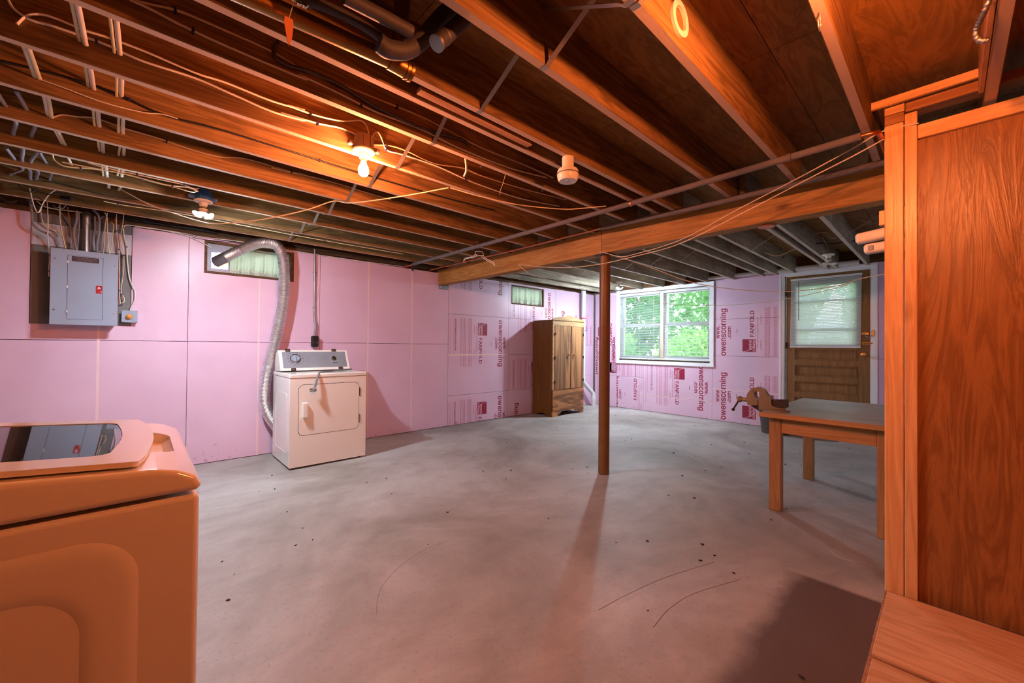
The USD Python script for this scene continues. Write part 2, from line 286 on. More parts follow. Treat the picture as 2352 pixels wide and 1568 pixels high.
wood('wall_ply', (112, 70, 36), (150, 98, 54), (7, 7, .9), rough=.6, dist=2.6)
plain('mullion_beige', (196, 176, 156), .5)
plain('vise_paint', (140, 120, 94), .32, metal=.2, var=.15)
plain('blue_plastic', (40, 80, 170), .4)

# ------------------------------------------------------------------ floor, walls, ceiling
XB, YR = -3.2, -2.6                                          # the unseen ends of the basement, behind and beside the camera
part(setting('floor', 'grey poured concrete basement floor with scuffs and stains', category='floor'), 'slab', box(XB-.3, WX+.3, YR-.3, WY+.3, -.12, 0), 'floor_concrete', smooth=False)

W1 = (.462, 1.272, 1.897, 2.228); W2 = (4.617, 5.432, 1.905, 2.236); W3 = (2.69, 4.414, .965, 2.222); DR = (.685, 1.62, .0, 2.243)
GAPF = .0022
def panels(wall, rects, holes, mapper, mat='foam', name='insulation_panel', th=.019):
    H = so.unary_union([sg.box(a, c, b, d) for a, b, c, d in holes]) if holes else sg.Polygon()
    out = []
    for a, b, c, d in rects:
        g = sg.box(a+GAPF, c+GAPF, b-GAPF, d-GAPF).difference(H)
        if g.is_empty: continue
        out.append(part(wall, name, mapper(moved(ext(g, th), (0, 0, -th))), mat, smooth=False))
    return out
# --- the long wall on the left of the picture: concrete behind, foam boards on it
wl = setting('wall_left', 'long basement wall clad in pink foam boards, plain at one end and printed at the other', category='wall')
cw = sg.box(XB-.2, 0, WX+.2, 2.25).difference(so.unary_union([sg.box(a-.01, c-.01, b+.01, d+.2) for a, b, c, d in (W1, W2)]))
part(wl, 'concrete', moved(on_left(moved(ext(cw, .22), (0, 0, -.241))), (0, 0, 0)), 'wall_concrete', smooth=False)
PB = (-.658, -.06, 1.345, 2.4)                               # the bare patch where the breaker panel hangs
BP = (3.185, 3.345, 2.045, 2.4)                              # pocket for the girder's end
xs = [-3.3, -2.69, -2.085, -1.478, -.871, -.264, .342, .938, 1.553, 2.139, 2.756, 3.352]
rl = [(xs[i], xs[i+1], z0, z1) for i in range(len(xs)-1) for z0, z1 in ((.004, 1.213), (1.213, 2.247))]
rl += [(3.352, 4.557, z0, z1) for z0, z1 in ((.004, .445), (.445, 1.05), (1.05, 1.664), (1.664, 2.26))]
rl += [(4.557, 5.76, z0, z1) for z0, z1 in ((.004, .445), (.445, 1.05), (1.05, 1.664), (1.664, 2.266))] + [(5.76, 6.955, z0, z1) for z0, z1 in ((.004, .61), (.61, 1.22), (1.22, 2.27))]
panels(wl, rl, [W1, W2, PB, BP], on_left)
for x in (-.264, .938, 2.139, 2.756): part(wl, 'fold_strip', on_left(ext(sg.box(x-.009, .004, x+.009, 2.247).difference(sg.box(*[PB[0], PB[2], PB[1], PB[3]]).union(sg.box(W1[0], W1[2], W1[1], W1[3]))), .0012)), 'foam_fold', smooth=False)
for z in (1.053, ): part(wl, 'fold_strip', on_left(ext(sg.box(3.356, z-.014, 4.553, z+.012), .001)), 'foam_fold', smooth=False)
# --- the wall with the door and the double window
wb = setting('wall_back', 'end wall clad in pink printed foam boards around the double window and the door', category='wall')
cb = sg.box(YR-.3, 0, WY+.02, 2.32).difference(sg.box(W3[0]-.005, W3[2]-.005, W3[1]+.005, W3[3]+.005)).difference(sg.box(DR[0]-.02, -.1, DR[1]+.02, DR[3]+.02))
part(wb, 'concrete', on_back(moved(ext(cb, .12), (0, 0, -.141))), 'wall_concrete', smooth=False)
rb = [(4.93, 5.0, .004, 2.28), (4.48, 4.93, .004, .62), (4.48, 4.93, .62, 1.22), (4.48, 4.93, 1.22, 2.28), (3.902, 4.48, .004, .62), (3.902, 4.48, .62, .88), (2.66, 3.902, .004, .30), (2.66, 3.902, .30, .88),
      (1.702, 2.66, .004, .52), (1.702, 2.628, 1.062, 1.66), (1.702, 2.628, 1.66, 2.345), (1.702, 2.66, .52, 1.062), (YR, .617, .004, 1.06), (YR, .617, 1.06, 2.32)]
panels(wb, rb, [(2.628, 4.48, .872, 2.3), (.617, 1.702, 0, 2.32)], on_back)
for z in (.305, .29): part(wb, 'fold_strip', on_back(ext(sg.box(2.664, z-.004, 3.90, z+.004), .001)), 'foam_fold', smooth=False)
for z in (.52, .505): part(wb, 'fold_strip', on_back(ext(sg.box(1.705, z-.004, 2.657, z+.004), .001)), 'foam_fold', smooth=False)
# --- unseen walls close the room; the two plywood ones added to warm the bounce
part(setting('wall_right', 'plywood-clad wall added beside the stairs for warm bounce, out of view', category='wall'), 'sheathing', box(-1.85, 2.69, -1.66, -1.61, 0, ZC-.001), 'wall_ply', smooth=False)
part(setting('wall_behind', 'plywood-clad wall added at the near end of the basement for warm bounce, out of view', category='wall'), 'sheathing', box(-1.85, -1.8, -1.6, 5.05, 0, ZC-.001), 'wall_ply', smooth=False)
part(setting('wall_far_right', 'concrete wall behind the stair partition, out of view', category='wall'), 'concrete', box(2.69, WX+.2, YR-.2, YR, 0, ZC-.001), 'wall_concrete', smooth=False)
# --- ceiling: plywood over joists, rim joists and sill plates on the walls
ce = setting('ceiling', 'open ceiling of bare wood joists under a plywood subfloor', category='ceiling')
ys = [-2.7, -1.9, .53, 2.97, 5.25]
for i in range(-3, 6):
    for j in range(len(ys)-1):
        x0, x1 = 2.026+1.22*i, 2.026+1.22*(i+1)
        sh = 0
        if x0 > 7.2 or x1 < XB: continue
        part(ce, 'plywood_sheet', box(max(x0, XB)+.0015, min(x1, 7.25)-.0015, ys[j]+.0015, ys[j+1]-.0015, ZC, ZC+.018), 'plywood_ceiling', smooth=False)
part(ce, 'floor_deck', box(XB-.2, 7.25, -2.8, 5.3, ZC+.0185, ZC+.05), 'rim_wood', smooth=False)  # added cover, unseen: keeps sky light out of the plywood seams
near_y = [-2.5, -2.1, -1.7, -1.3, -.9, -.5, -.108, .2987, .698, 1.093, 1.5, 1.911, 2.32, 2.732, 3.136, 3.547, 3.953, 4.36, 4.766]
far_y = [-2.5, -2.1, -1.7, -1.3, -.9, -.5, -.08, .33, .733, 1.047, 1.14, 1.53, 1.758, 1.925, 2.337, 2.745, 3.136, 3.525, 3.95, 4.39, 4.78]
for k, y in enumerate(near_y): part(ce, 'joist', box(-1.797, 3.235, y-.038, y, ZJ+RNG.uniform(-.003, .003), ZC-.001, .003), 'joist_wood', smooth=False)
for k, y in enumerate(far_y): part(ce, 'joist', box(3.239, 6.985, y-.038, y, ZJ+RNG.uniform(-.003, .003), ZC-.001, .003), 'joist_wood_lit', smooth=False)
part(ce, 'rim_joist', box(XB-.2, 7.12, 5.12, 5.16, ZJ, ZC-.001), 'rim_wood', smooth=False)
part(ce, 'rim_joist', box(6.99, 7.03, YR-.2, 5.118, ZJ+.03, ZC-.001), 'rim_wood_side', smooth=False)
part(ce, 'sill_plate', box(XB-.2, 7.12, 5.05, 5.119, 2.2505, ZJ-.001), 'rim_wood', smooth=False)
part(ce, 'sill_plate', box(7.0, 7.12, YR-.2, 5.048, 2.3205, 2.36), 'rim_wood_side', smooth=False)

# --- the girder and the post under it
gd = thing('support_beam', 'long built-up wood girder crossing under the ceiling joists, resting on the round post', 'beam', (3.235, 3.0, 2.07), kind='structure')
for x0, x1 in ((3.172, 3.214), (3.216, 3.256), (3.258, 3.30)):
    c = {3.172: 2.21, 3.216: 3.3, 3.258: 1.4}[x0]
    part(gd, 'plank', box(x0, x1, c+.001, 5.2, 2.07, ZJ-.004, .004), 'beam_wood', smooth=False)
    part(gd, 'plank', box(x0, x1, YR, c-.001, 2.07, ZJ-.004, .004), 'beam_wood', smooth=False)
part(gd, 'bearing_plate', box(3.19, 3.34, 5.006, 5.05, 2.015, 2.069, .006), 'galvanised', label='grey mortar pocket under the beam end')
pt = thing('support_post', 'round brown painted steel post holding up the wood girder', 'post', (3.236, 2.211, 0))
part(pt, 'column', lathe([(0, .006), (.051, .006), (.0505, 2.055), (0, 2.055)], 32, (3.236, 2.211, 0)), 'post_paint')
part(pt, 'top_plate', box(3.165, 3.307, 2.13, 2.292, 2.055, 2.0695, .003), 'dark_iron', label='dark steel bearing plate at the top')

# ------------------------------------------------------------------ windows and door
def on_wall_frame(parent, mapper, name, a, b, c, d, w, d0, d1, mat, cham=.0):
    """four members round the rectangle a..b x c..d, w wide inward, from depth d0 to d1 (into the room)"""
    for r in ((a, b, c, c+w), (a, b, d-w, d), (a, a+w, c+w, d-w), (b-w, b, c+w, d-w)):
        part(parent, name, mapper(moved(ext(sg.box(r[0], r[2], r[1], r[3]), d1-d0), (0, 0, d0))), mat, smooth=False)
# small window over the dryer
w1 = setting('window_1', 'small basement window above the dryer with a vent board in its corner', (.87, WY, 1.9), 'window')
a, b, c, d = W1
on_wall_frame(w1, on_left, 'window_frame', a+.002, b-.002, c+.002, d-.002, .022, -.16, -.001, 'rim_wood')
on_wall_frame(w1, on_left, 'sash', a+.026, b-.026, c+.026, d-.026, .03, -.13, -.10, 'white_paint')
part(w1, 'pane', on_left(moved(ext(sg.box(a+.055, c+.055, b-.055, d-.055), .004), (0, 0, -.118))), 'window_pane', smooth=False)
vb = sg.box(a+.024, c+.026, a+.215, d-.026)
part(w1, 'vent_board', on_left(moved(ext(vb.difference(sg.box(.522, 1.957, .664, 2.118)), .012), (0, 0, -.04))), 'painted_metal_grey', smooth=False, label='grey board framing the dryer vent hole')
# window behind the wardrobe
w2 = setting('window_2', 'small basement window above the wardrobe', (5.02, WY, 1.9), 'window')
a, b, c, d = W2
on_wall_frame(w2, on_left, 'window_frame', a+.002, b-.002, c+.002, d-.002, .02, -.16, -.001, 'rim_wood')
on_wall_frame(w2, on_left, 'sash', a+.024, b-.024, c+.024, d-.024, .03, -.13, -.10, 'white_paint')
part(w2, 'pane', on_left(moved(ext(sg.box(a+.05, c+.05, b-.05, d-.05), .004), (0, 0, -.118))), 'window_pane', smooth=False)
def curtain(name, label, x0, x1, z0, z1, y, folds, seed, shift=.0):
    rg = np.random.default_rng(seed); nx, nz = 110, 14
    ph = rg.uniform(0, 6, 4); V, F = [], []
    for k in range(nz+1):
        t = k/nz
        for i in range(nx+1):
            s = i/nx; x = x0+(x1-x0)*s
            am = .006+.014*t
            dy = am*(math.sin(2*np.pi*folds*s+ph[0])+.5*math.sin(2*np.pi*folds*1.7*s+ph[1]+.6*t))
            z = z1-(z1-z0)*t + (.006*math.sin(2*np.pi*folds*2.0*s+ph[2]) if k == nz else 0) + (.004*math.sin(60*s+ph[3]) if k == 0 else 0)
            V.append((x+.004*math.sin(9*t+ph[3])*t, y+dy, z))
    for k in range(nz):
        for i in range(nx):
            q = k*(nx+1)+i; F += [(q, q+1, q+nx+2), (q, q+nx+2, q+nx+1)]
    m = trimesh.Trimesh(np.array(V), F, process=False)
    t = thing(name, label, 'curtain', ((x0+x1)/2, y, z0))
    part(t, 'cloth', m, 'curtain_cloth', smooth=True)
    pts = [(x0, y-.002, z1-.02), ((x0+x1)/2, y-.004, z1-.024), (x1, y-.002, z1-.02)]
    part(t, 'curtain_rod', tube(spline(pts), .0035, 8), 'steel')
    band = []                                                # lace hem: rows of small diamonds
    for i in range(40):
        s = (i+.5)/40; x = x0+(x1-x0)*s
        for r in range(2):
            dy = .02*(math.sin(2*np.pi*folds*s+ph[0])+.5*math.sin(2*np.pi*folds*1.7*s+ph[1]+.6)); zc = z0+.022+.022*r+.008*(i % 2)
            q = ext(sg.Polygon([(0, -.008), (.007, 0), (0, .008), (-.007, 0)]).difference(sg.Polygon([(0, -.004), (.0035, 0), (0, .004), (-.0035, 0)])), .0012)
            band.append(frame_map(q, (x, y+dy-.003, zc), (1, 0, 0), (0, 0, 1), (0, -1, 0)))
    part(t, 'lace_hem', cat(band), 'white_paint', smooth=False, kind='stuff', label='pale lace border along the hem')
    return t
curtain('window_curtain', 'sheer white curtain with a lace hem behind the silver dryer duct', .665, 1.235, 1.915, 2.205, WY+.045, 7, 3)
curtain('window_curtain', 'short sheer curtain filling the small window above the wardrobe', 4.63, 5.39, 1.915, 2.222, WY+.03, 6, 5)

# double window
w3 = setting('window_3', 'white double-hung twin window in the printed wall', (WX, 3.55, .873), 'window')
def casing(parent, mapper, a, b, c, d, w, three=False):
    """mitred casing with a stepped profile: outer band, cove, inner bead"""
    for lo, hi, t in ((0, .34, .022), (.34, .72, .016), (.72, 1., .012)):
        for sgn in range(4):
            i0, i1 = w*lo, w*hi
            P = {0: [(a+i0, c+i0), (b-i0, c+i0), (b-i1, c+i1), (a+i1, c+i1)], 1: [(b-i0, c+i0), (b-i0, d-i0), (b-i1, d-i1), (b-i1, c+i1)],
                 2: [(b-i0, d-i0), (a+i0, d-i0), (a+i1, d-i1), (b-i1, d-i1)], 3: [(a+i0, d-i0), (a+i0, c+i0), (a+i1, c+i1), (a+i1, d-i1)]}[sgn]
            if three and sgn == 0: continue
            if three: P = [(x, c if abs(y-c) < w*1.05 and y < c+w*1.05 else y) for x, y in P]
            yield sgn, mapper(ext(sg.Polygon(P), t))
def add_casing(parent, mapper, a, b, c, d, w, three=False, mat='white_paint', name='casing'):
    g = {}
    for s, m in casing(parent, mapper, a, b, c, d, w, three): g.setdefault(s, []).append(m)
    for s in g: part(parent, name, cat(g[s]), mat, smooth=False)
add_casing(w3, on_back, 2.629, 4.479, .874, 2.298, .064)
part(w3, 'jamb', on_back(moved(ext(sg.box(2.692, .967, 4.412, 2.22).difference(sg.box(2.704, .985, 4.40, 2.208)), .13), (0, 0, -.12))), 'white_paint', smooth=False)
part(w3, 'mullion', on_back(moved(ext(sg.box(3.512, .985, 3.572, 2.208), .13), (0, 0, -.13))), 'mullion_beige', smooth=False)
for a, b in ((2.705, 3.511), (3.573, 4.399)):
    for nm, c, d, dep in (('lower_sash', .986, 1.62, -.085), ('upper_sash', 1.59, 2.207, -.115)):
        s = sg.box(a, c, b, d).difference(sg.box(a+.048, c+.05, b-.048, d-.045))
        sp = part(w3, nm, on_back(moved(ext(s, .028), (0, 0, dep))), 'white_paint', smooth=False)
        part(sp, 'pane', on_back(moved(ext(sg.box(a+.045, c+.047, b-.045, d-.042), .004), (0, 0, dep+.012))), 'window_pane', smooth=False)
def blind(label, a, b, ztop, zbot, x, n, tilt, wand=True, open_slats=True, tail=.12, flip=1, skew=0.):
    """mini blind hung in front of the wall: headrail, single slats, bottom rail, ladders, cord"""
    t = thing('window_blind', label, 'blind', (x, (a+b)/2, zbot))
    part(t, 'headrail', box(x-.014, x+.014, a, b, ztop-.026, ztop, .002), 'white_paint')
    w = .0125
    for k in range(n):
        z = ztop-.04-(ztop-.04-zbot-.02)*k/(n-1)
        pr = [(-w, -.0006), (-w*.5, .0016), (0, .0024), (w*.5, .0016), (w, -.0006)]
        c_, s_ = math.cos(tilt), math.sin(tilt)
        P = [(x+p*c_-q*s_, z+p*s_+q*c_) for p, q in pr]
        sh = skew*(ztop-z)
        V = [(p, a+.004+sh, q) for p, q in P]+[(p, b-.004+sh, q) for p, q in P]
        F = [f for i in range(4) for f in ((i, i+1, i+6), (i, i+6, i+5))]
        part(t, 'slat', trimesh.Trimesh(V, F, process=False), 'blind_slat', smooth=True)
    sh = skew*(ztop-zbot)
    part(t, 'bottom_rail', box(x-.012, x+.012, a+.003+sh, b-.003+sh, zbot-.006, zbot+.01, .003), 'white_paint')
    for f in (.15, .5, .85):
        y = a+(b-a)*f
        part(t, 'ladder_cord', cat([rod((x+o, y, ztop-.02), (x+o, y+sh, zbot), .0007, 6) for o in (-.012, .012)]), 'white_plastic')
    if wand: part(t, 'tilt_wand', rod((x-.022, b-.1, ztop-.05), (x-.024, b-.1, ztop-.05-.55), .0035, 8), 'hose_black', label='dark tilt wand hanging at one side')
    yc = a+.1*(1 if flip > 0 else 1)
    part(t, 'pull_cord', tube(spline([(x-.018, yc, ztop-.02), (x-.02, yc, zbot+.1), (x-.024, yc-.006, zbot-tail)]), .0012, 6), 'white_plastic')
    part(t, 'cord_tassel', lathe([(0, .03), (.004, .028), (.007, .004), (.005, 0), (0, 0)], 10, (x-.024, yc-.006, zbot-tail-.03)), 'white_plastic')
    return t
blind('white mini blind in the half of the double window nearer the wardrobe', 3.578, 4.404, 2.205, .975, WX-.0, 58, .30, wand=False)
blind('white mini blind in the half of the double window nearer the door', 2.694, 3.507, 2.205, .985, WX-.0, 58, .30, wand=False)

# door
d1 = setting('door_1', 'brown panelled back door with a glazed top half and white casing', (WX, 1.15, 0), 'door')
add_casing(d1, on_back, .617, 1.702, 0, 2.316, .066, three=True)
part(d1, 'door_jamb', on_back(moved(ext(sg.box(.683, 0, 1.622, 2.25).difference(sg.box(.69, -.1, 1.615, 2.24)), .12), (0, 0, -.12))), 'white_paint', smooth=False)
g = sg.box(.692, .012, 1.613, 2.237); cut = [sg.box(.83, 1.262, 1.475, 2.08)]
pan = [(.803, 1.03, 1.513, 1.186), (.803, .80, 1.513, .955), (.803, .57, 1.513, .725), (.803, .34, 1.513, .495), (.803, .11, 1.513, .265)]
leaf = g.difference(so.unary_union(cut+[sg.box(*p) for p in pan]))
part(d1, 'door_leaf', on_back(moved(ext(leaf, .04), (0, 0, -.045))), 'door_wood', smooth=False)
for p in pan:
    q = sg.box(*p); part(d1, 'door_panel', cat(on_back(moved(ext(q, .012), (0, 0, -.046))), on_back(moved(ext(q.difference(q.buffer(-.012, join_style=2)), .012), (0, 0, -.034))), on_back(moved(ext(q.buffer(-.03, join_style=2), .006), (0, 0, -.034)))), 'door_wood', smooth=False)
part(d1, 'pane', on_back(moved(ext(cut[0], .005), (0, 0, -.03))), 'window_pane', smooth=False)
for z in (1.465, 1.865): part(d1, 'glazing_bar', on_back(moved(ext(sg.box(.83, z-.014, 1.475, z+.014), .03), (0, 0, -.042))), 'white_paint', smooth=False)
kb = part(d1, 'door_knob', lathe([(0, 0), (.03, 0), (.03, .006), (.012, .01), (.011, .03), (.024, .036), (.028, .05), (.022, .062), (0, .066)], 24, (WX-.005, .757, 1.124), '-x'), 'brass')
ch = part(d1, 'chain_lock', cat(box(WX-.012, WX-.005, .70, .775, 1.382, 1.412, .002), box(WX-.03, WX-.017, .648, .672, 1.36, 1.44, .003)), 'brass', label='brass door chain plate and track')
part(ch, 'chain', tube(spline([(WX-.016, .755, 1.40), (WX-.03, .73, 1.362), (WX-.034, .70, 1.348), (WX-.034, .672, 1.372)]), .004, 8), 'steel')
part(d1, 'bolt', cat(box(WX-.012, WX-.005, .69, .772, 1.255, 1.287, .002), rod((WX-.018, .76, 1.271), (WX-.018, .662, 1.271), .006, 10)), 'brass', label='brass slide bolt')
for z in (2.0, 1.24, .25): part(d1, 'hinge', cat(box(WX-.024, WX-.006, 1.606, 1.628, z-.045, z+.045, .003)), 'dark_iron')
blind('white mini blind hanging over the glass of the brown door', .765, 1.555, 2.195, 1.215, WX-.03, 46, .95, wand=True, skew=.012, tail=-.06)
# outdoors
gr = single('lawn', 'green lawn outside the back windows', 'lawn', box(7.3, 30, -12, 18, -.35, -.3), 'lawn_green', smooth=False, kind='structure')

# ------------------------------------------------------------------ washer (top loader, close to the camera)
ws = thing('washing_machine', 'white top-loading washer with a glass lid, close by the camera', 'washing machine', (-.24, 1.45, 0))
def profile_hull(prof, y0, y1, r):
    s = trimesh.creation.icosphere(2, r); c = sg.Polygon(prof).buffer(-r*.98, join_style=2)
    P = np.array(c.exterior.coords)[:-1]
    return trimesh.convex.convex_hull(np.vstack([s.vertices+[p[0], y, p[1]] for p in P for y in (y0+r, y1-r)]))
def emboss_side(x0, x1, z0, z1, nx=90, nz=80):
    """pressed steel side sheet with two nested raised arches"""
    X, Z = np.meshgrid(np.linspace(x0, x1, nx), np.linspace(z0, z1, nz))
    def arch(cx, hw, top, soft):
        d = np.maximum(np.abs(X-cx)-hw, 0.); e = np.maximum(Z-(top-.09), 0)
        q = np.where(Z > top-.09, np.hypot(np.maximum(np.abs(X-cx)-(hw-.09), 0), e)-.09, np.abs(X-cx)-hw)
        return 1/(1+np.exp(q/soft))
    h = .009*arch(-.24, .245, .815, .006)-.008*arch(-.24, .165, .73, .006)
    V = np.stack([X, 1.12+.006-h, Z], -1).reshape(-1, 3)
    F = []
    for k in range(nz-1):
        for i in range(nx-1):
            q = k*nx+i; F += [(q, q+1, q+nx+1), (q, q+nx+1, q+nx)]
    return trimesh.Trimesh(V, F, process=False)
part(ws, 'cabinet', rbox(-.58, .102, 1.1215, 1.785, .02, .868, .012), 'white_enamel', smooth=40)
part(ws, 'side_panel', cat(emboss_side(-.57, .09, .03, .8665)), 'white_enamel', smooth=True)
def washer_top():
    p = [(-.58, .877), (.103, .877), (.104, .893), (.094, .909), (.066, .925), (.03, .9345), (-.02, .9385), (-.58, .985)]
    return profile_hull(p, 1.117, 1.788, .012)
SL = .083
hz = lambda x: .9415 - SL*(x+.02)
lidpl = lambda m, lift=0.: frame_map(m, (0, 0, hz(0)+lift), (1, 0, -SL), (0, 1, 0), (SL, 0, 1))
top = washer_top()
M = m3.Manifold(m3.Mesh(np.asarray(top.vertices, np.float32), np.asarray(top.faces, np.uint32)))
notch = trimesh.convex.convex_hull(np.array([(x, y, z) for x, y in ((.018, 1.30), (.018, 1.60), (.05, 1.315), (.05, 1.585)) for z in (.905, 1.)] + [(.068, 1.34, .918), (.068, 1.56, .918), (.072, 1.335, .96), (.072, 1.565, .96)]))
M = M - m3.Manifold(m3.Mesh(np.asarray(notch.vertices, np.float32), np.asarray(notch.faces, np.uint32)))
me = M.to_mesh(); top = trimesh.Trimesh(me.vert_properties[:, :3], me.tri_verts, process=False)
part(ws, 'top_deck', top, 'white_enamel', smooth=35)
lid_o = sg.Polygon([(-.5, 1.142), (.0, 1.142), (.012, 1.2)] + [(.012+.018*math.sin(math.pi*t), 1.2+.5*t) for t in np.linspace(.05, .95, 15)] + [(.012, 1.7), (.0, 1.762), (-.5, 1.762)]).buffer(-.012).buffer(.012)
glass = rrect(-.44, 1.225, -.045, 1.70, .035).union(sg.Polygon([(-.08, 1.25)]+[(-.045+.014*math.sin(math.pi*t), 1.25+.42*t) for t in np.linspace(0, 1, 12)]+[(-.08, 1.67)]))
ld = part(ws, 'lid', lidpl(ext(lid_o.difference(glass), .011), .002), 'white_enamel', smooth=30)
part(ld, 'lid_glass', lidpl(ext(glass.buffer(-.0008), .006), .0055), 'smoked_glass', smooth=False, label='dark tinted glass window of the lid')
part(ws, 'control_console', profile_hull([(-.60, .98), (-.47, .985), (-.55, 1.13), (-.60, 1.13)], 1.12, 1.785, .01), 'white_enamel')
for y in (1.17, 1.73):
    for x in (-.53, .05): part(ws, 'foot', lathe([(0, 0), (.018, 0), (.018, .012), (.008, .014), (.008, .024), (0, .024)], 12, (x, y, 0)), 'black_plastic')

# ------------------------------------------------------------------ dryer by the long wall
dx0, dx1, dy0, dy1 = 1.05, 1.786, 4.225, 4.872
dr = thing('clothes_dryer', 'white front-loading clothes dryer with a slanted silver control console', 'clothes dryer', ((dx0+dx1)/2, (dy0+dy1)/2, 0))
on_f = lambda m, y=dy0: frame_map(m, (0, y, 0), (1, 0, 0), (0, 0, 1), (0, -1, 0))
door = rrect(1.122, .312, 1.713, .806, .055)
part(dr, 'cabinet', cat(box(dx0, dx1, dy0+.012, dy1, .018, .866, .004)), 'white_enamel', smooth=30)
part(dr, 'front_panel', on_f(moved(ext(rrect(dx0+.001, .018, dx1-.001, .866, .006).difference(door), .012), (0, 0, -.0125))), 'white_enamel', smooth=30)
sideE = rrect(dy0+.09, .12, dy1-.1, .72, .06)
part(dr, 'side_panel', frame_map(ext(sideE.difference(sideE.buffer(-.03)), .003), (dx0-.0002, 0, 0), (0, 1, 0), (0, 0, 1), (-1, 0, 0)), 'white_enamel')
dd = part(dr, 'door', on_f(moved(ext(door.buffer(-.0045), .012), (0, 0, -.0115))), 'white_enamel', smooth=30)
part(dd, 'door_gap', on_f(moved(ext(door.difference(door.buffer(-.0045)), .002), (0, 0, -.011))), 'dark_gap', smooth=False)
part(dd, 'handle', cat(rbox(1.158, 1.205, dy0-.03, dy0-.001, .486, .632, .009)), 'white_plastic')
part(dd, 'finger_recess', on_f(moved(ext(sg.Point(1.207, .558).buffer(.05).intersection(sg.box(1.207, .49, 1.3, .63)), .0012), (0, 0, 0))), 'white_plastic')
for z in (.70, .42): part(dd, 'hinge', box(1.713, 1.722, dy0-.004, dy0+.004, z-.045, z+.045, .001), 'steel')
part(dr, 'top_panel', rbox(dx0-.003, dx1+.003, dy0-.004, dy1, .868, .9065, .008), 'white_enamel', smooth=35)
cz0, cz1, cy0, cy1 = .915, 1.128, 4.635, 4.745
prof = [(cy0, cz0), (dy1, .9066), (dy1, 1.02), (dy1-.05, 1.10), (dy1-.10, cz1), (cy1, cz1)]
cs = frame_map(ext(sg.Polygon(prof).buffer(-.006).buffer(.006), .702), (1.062, 0, 0), (0, 1, 0), (0, 0, 1), (1, 0, 0))
co = part(dr, 'console', cs, 'white_enamel', smooth=30)
slant = np.array([0, cy1-cy0, cz1-cz0]); sl = np.linalg.norm(slant); su = slant/sl; sn = np.cross([1, 0, 0], su)
on_c = lambda m, lift=0.: frame_map(m, np.array([1.062, cy0, cz0])+sn*lift, (1, 0, 0), su, sn)
part(co, 'console_frame', on_c(ext(sg.box(.0, .002, .702, sl-.002).difference(rrect(.03, .03, .68, sl-.02, .008)), .006), .0005), 'white_plastic')
part(co, 'control_plate', on_c(ext(rrect(.031, .031, .679, sl-.021, .008), .003), .0005), 'brushed_silver', smooth=False, label='brushed silver control plate')
kn = part(co, 'timer_knob', cat(on_c(lathe([(0, 0), (.036, 0), (.034, .012), (0, .013)], 32, (.155, .14, .0)), .004), on_c(box(-.004, .004, -.03, .03, 0, .012, .002).apply_transform(trimesh.transformations.translation_matrix((.155, .14, .012))), .004)), 'painted_metal_grey')
ring = sg.Point(.155, .14).buffer(.053).difference(sg.Point(.155, .14).buffer(.046))
for a_ in (10, 130, 250):
    w_ = sg.Polygon([(.155, .14), (.155+.1*math.cos(math.radians(a_)), .14+.1*math.sin(math.radians(a_))), (.155+.1*math.cos(math.radians(a_+14)), .14+.1*math.sin(math.radians(a_+14)))]); ring = ring.difference(w_)
part(co, 'dial_ring', on_c(ext(ring, .001), .0038), 'black_plastic', smooth=False)
part(co, 'start_button', on_c(lathe([(0, 0), (.026, 0), (.026, .006), (.018, .006), (.016, .016), (0, .018)], 24, (.545, .135, 0)), .004), 'chrome')
marks = [on_c(ext(sg.box(.155+r_*math.cos(q)-l_/2, .14+r_*math.sin(q)-.0016, .155+r_*math.cos(q)+l_/2, .14+r_*math.sin(q)+.0016), .0006), .0036) for q in np.linspace(0, 2*np.pi, 15)[:-1] for r_, l_ in ((.072, .022),)]
part(co, 'dial_marks', cat(marks), 'black_plastic', smooth=False, kind='stuff')
lt = meshkit.text_mesh('Amana', .012, .0006, True); part(co, 'lettering', on_c(moved(lt, (.53, .078, 0)), .0036), 'black_plastic', smooth=False)
for x_, v_ in ((.12, .012), (.60, .012), (.085, sl-.004), (.555, sl-.004)):
    part(co, 'clip', on_c(cat(box(x_-.022, x_+.022, v_-.012, v_-.006, 0, .016, .002), box(x_-.022, x_-.016, v_-.012, v_+.012, 0, .016, .002), box(x_+.016, x_+.022, v_-.012, v_+.012, 0, .016, .002), box(x_-.022, x_+.022, v_+.006, v_+.012, .0, .016, .002)), .005), 'black_plastic')
fd = lambda x, y: (580+x*.21676, 760+y*.21676)
cp = [HY(*fd(1045, 402), 4.62), HY(*fd(960, 408), 4.55), HY(*fd(860, 424), 4.45), HY(*fd(760, 432), 4.33), HY(*fd(712, 445), 4.25), HY(*fd(690, 490), 4.205), HY(*fd(672, 560), 4.19), HY(*fd(660, 596), 4.185)]
for k_ in range(1, 5): cp[k_][2] = max(cp[k_][2], .9145)
pc = part(dr, 'power_cord', tube(spline(cp), .011, 12, flat=.62), 'cord_grey', label='grey power cord hanging over the front edge')
pl = HY(*fd(655, 622), 4.185)
plg = part(pc, 'plug', cat(rot(lathe([(0, 0), (.016, 0), (.019, .012), (.016, .03), (0, .032)], 16, (0, 0, 0), '-x'), 20, [0, 0, 1], (0, 0, 0)).apply_transform(trimesh.transformations.translation_matrix(pl+[.012, 0, 0]))), 'cable_grey')
part(pc, 'plug_prong', cat(*[box(pl[0]-.042, pl[0]-.014, pl[1]-.006+o[0], pl[1]-.004+o[0], pl[2]+o[1]-.004, pl[2]+o[1]+.004) for o in ((.0, .011), (.0, -.011), (.013, 0))]), 'brass')
for x_ in (dx0+.05, dx1-.05):
    for y_ in (dy0+.05, dy1-.06): part(dr, 'foot', rod((x_, y_, 0), (x_, y_, .02), .016, 12), 'black_plastic')

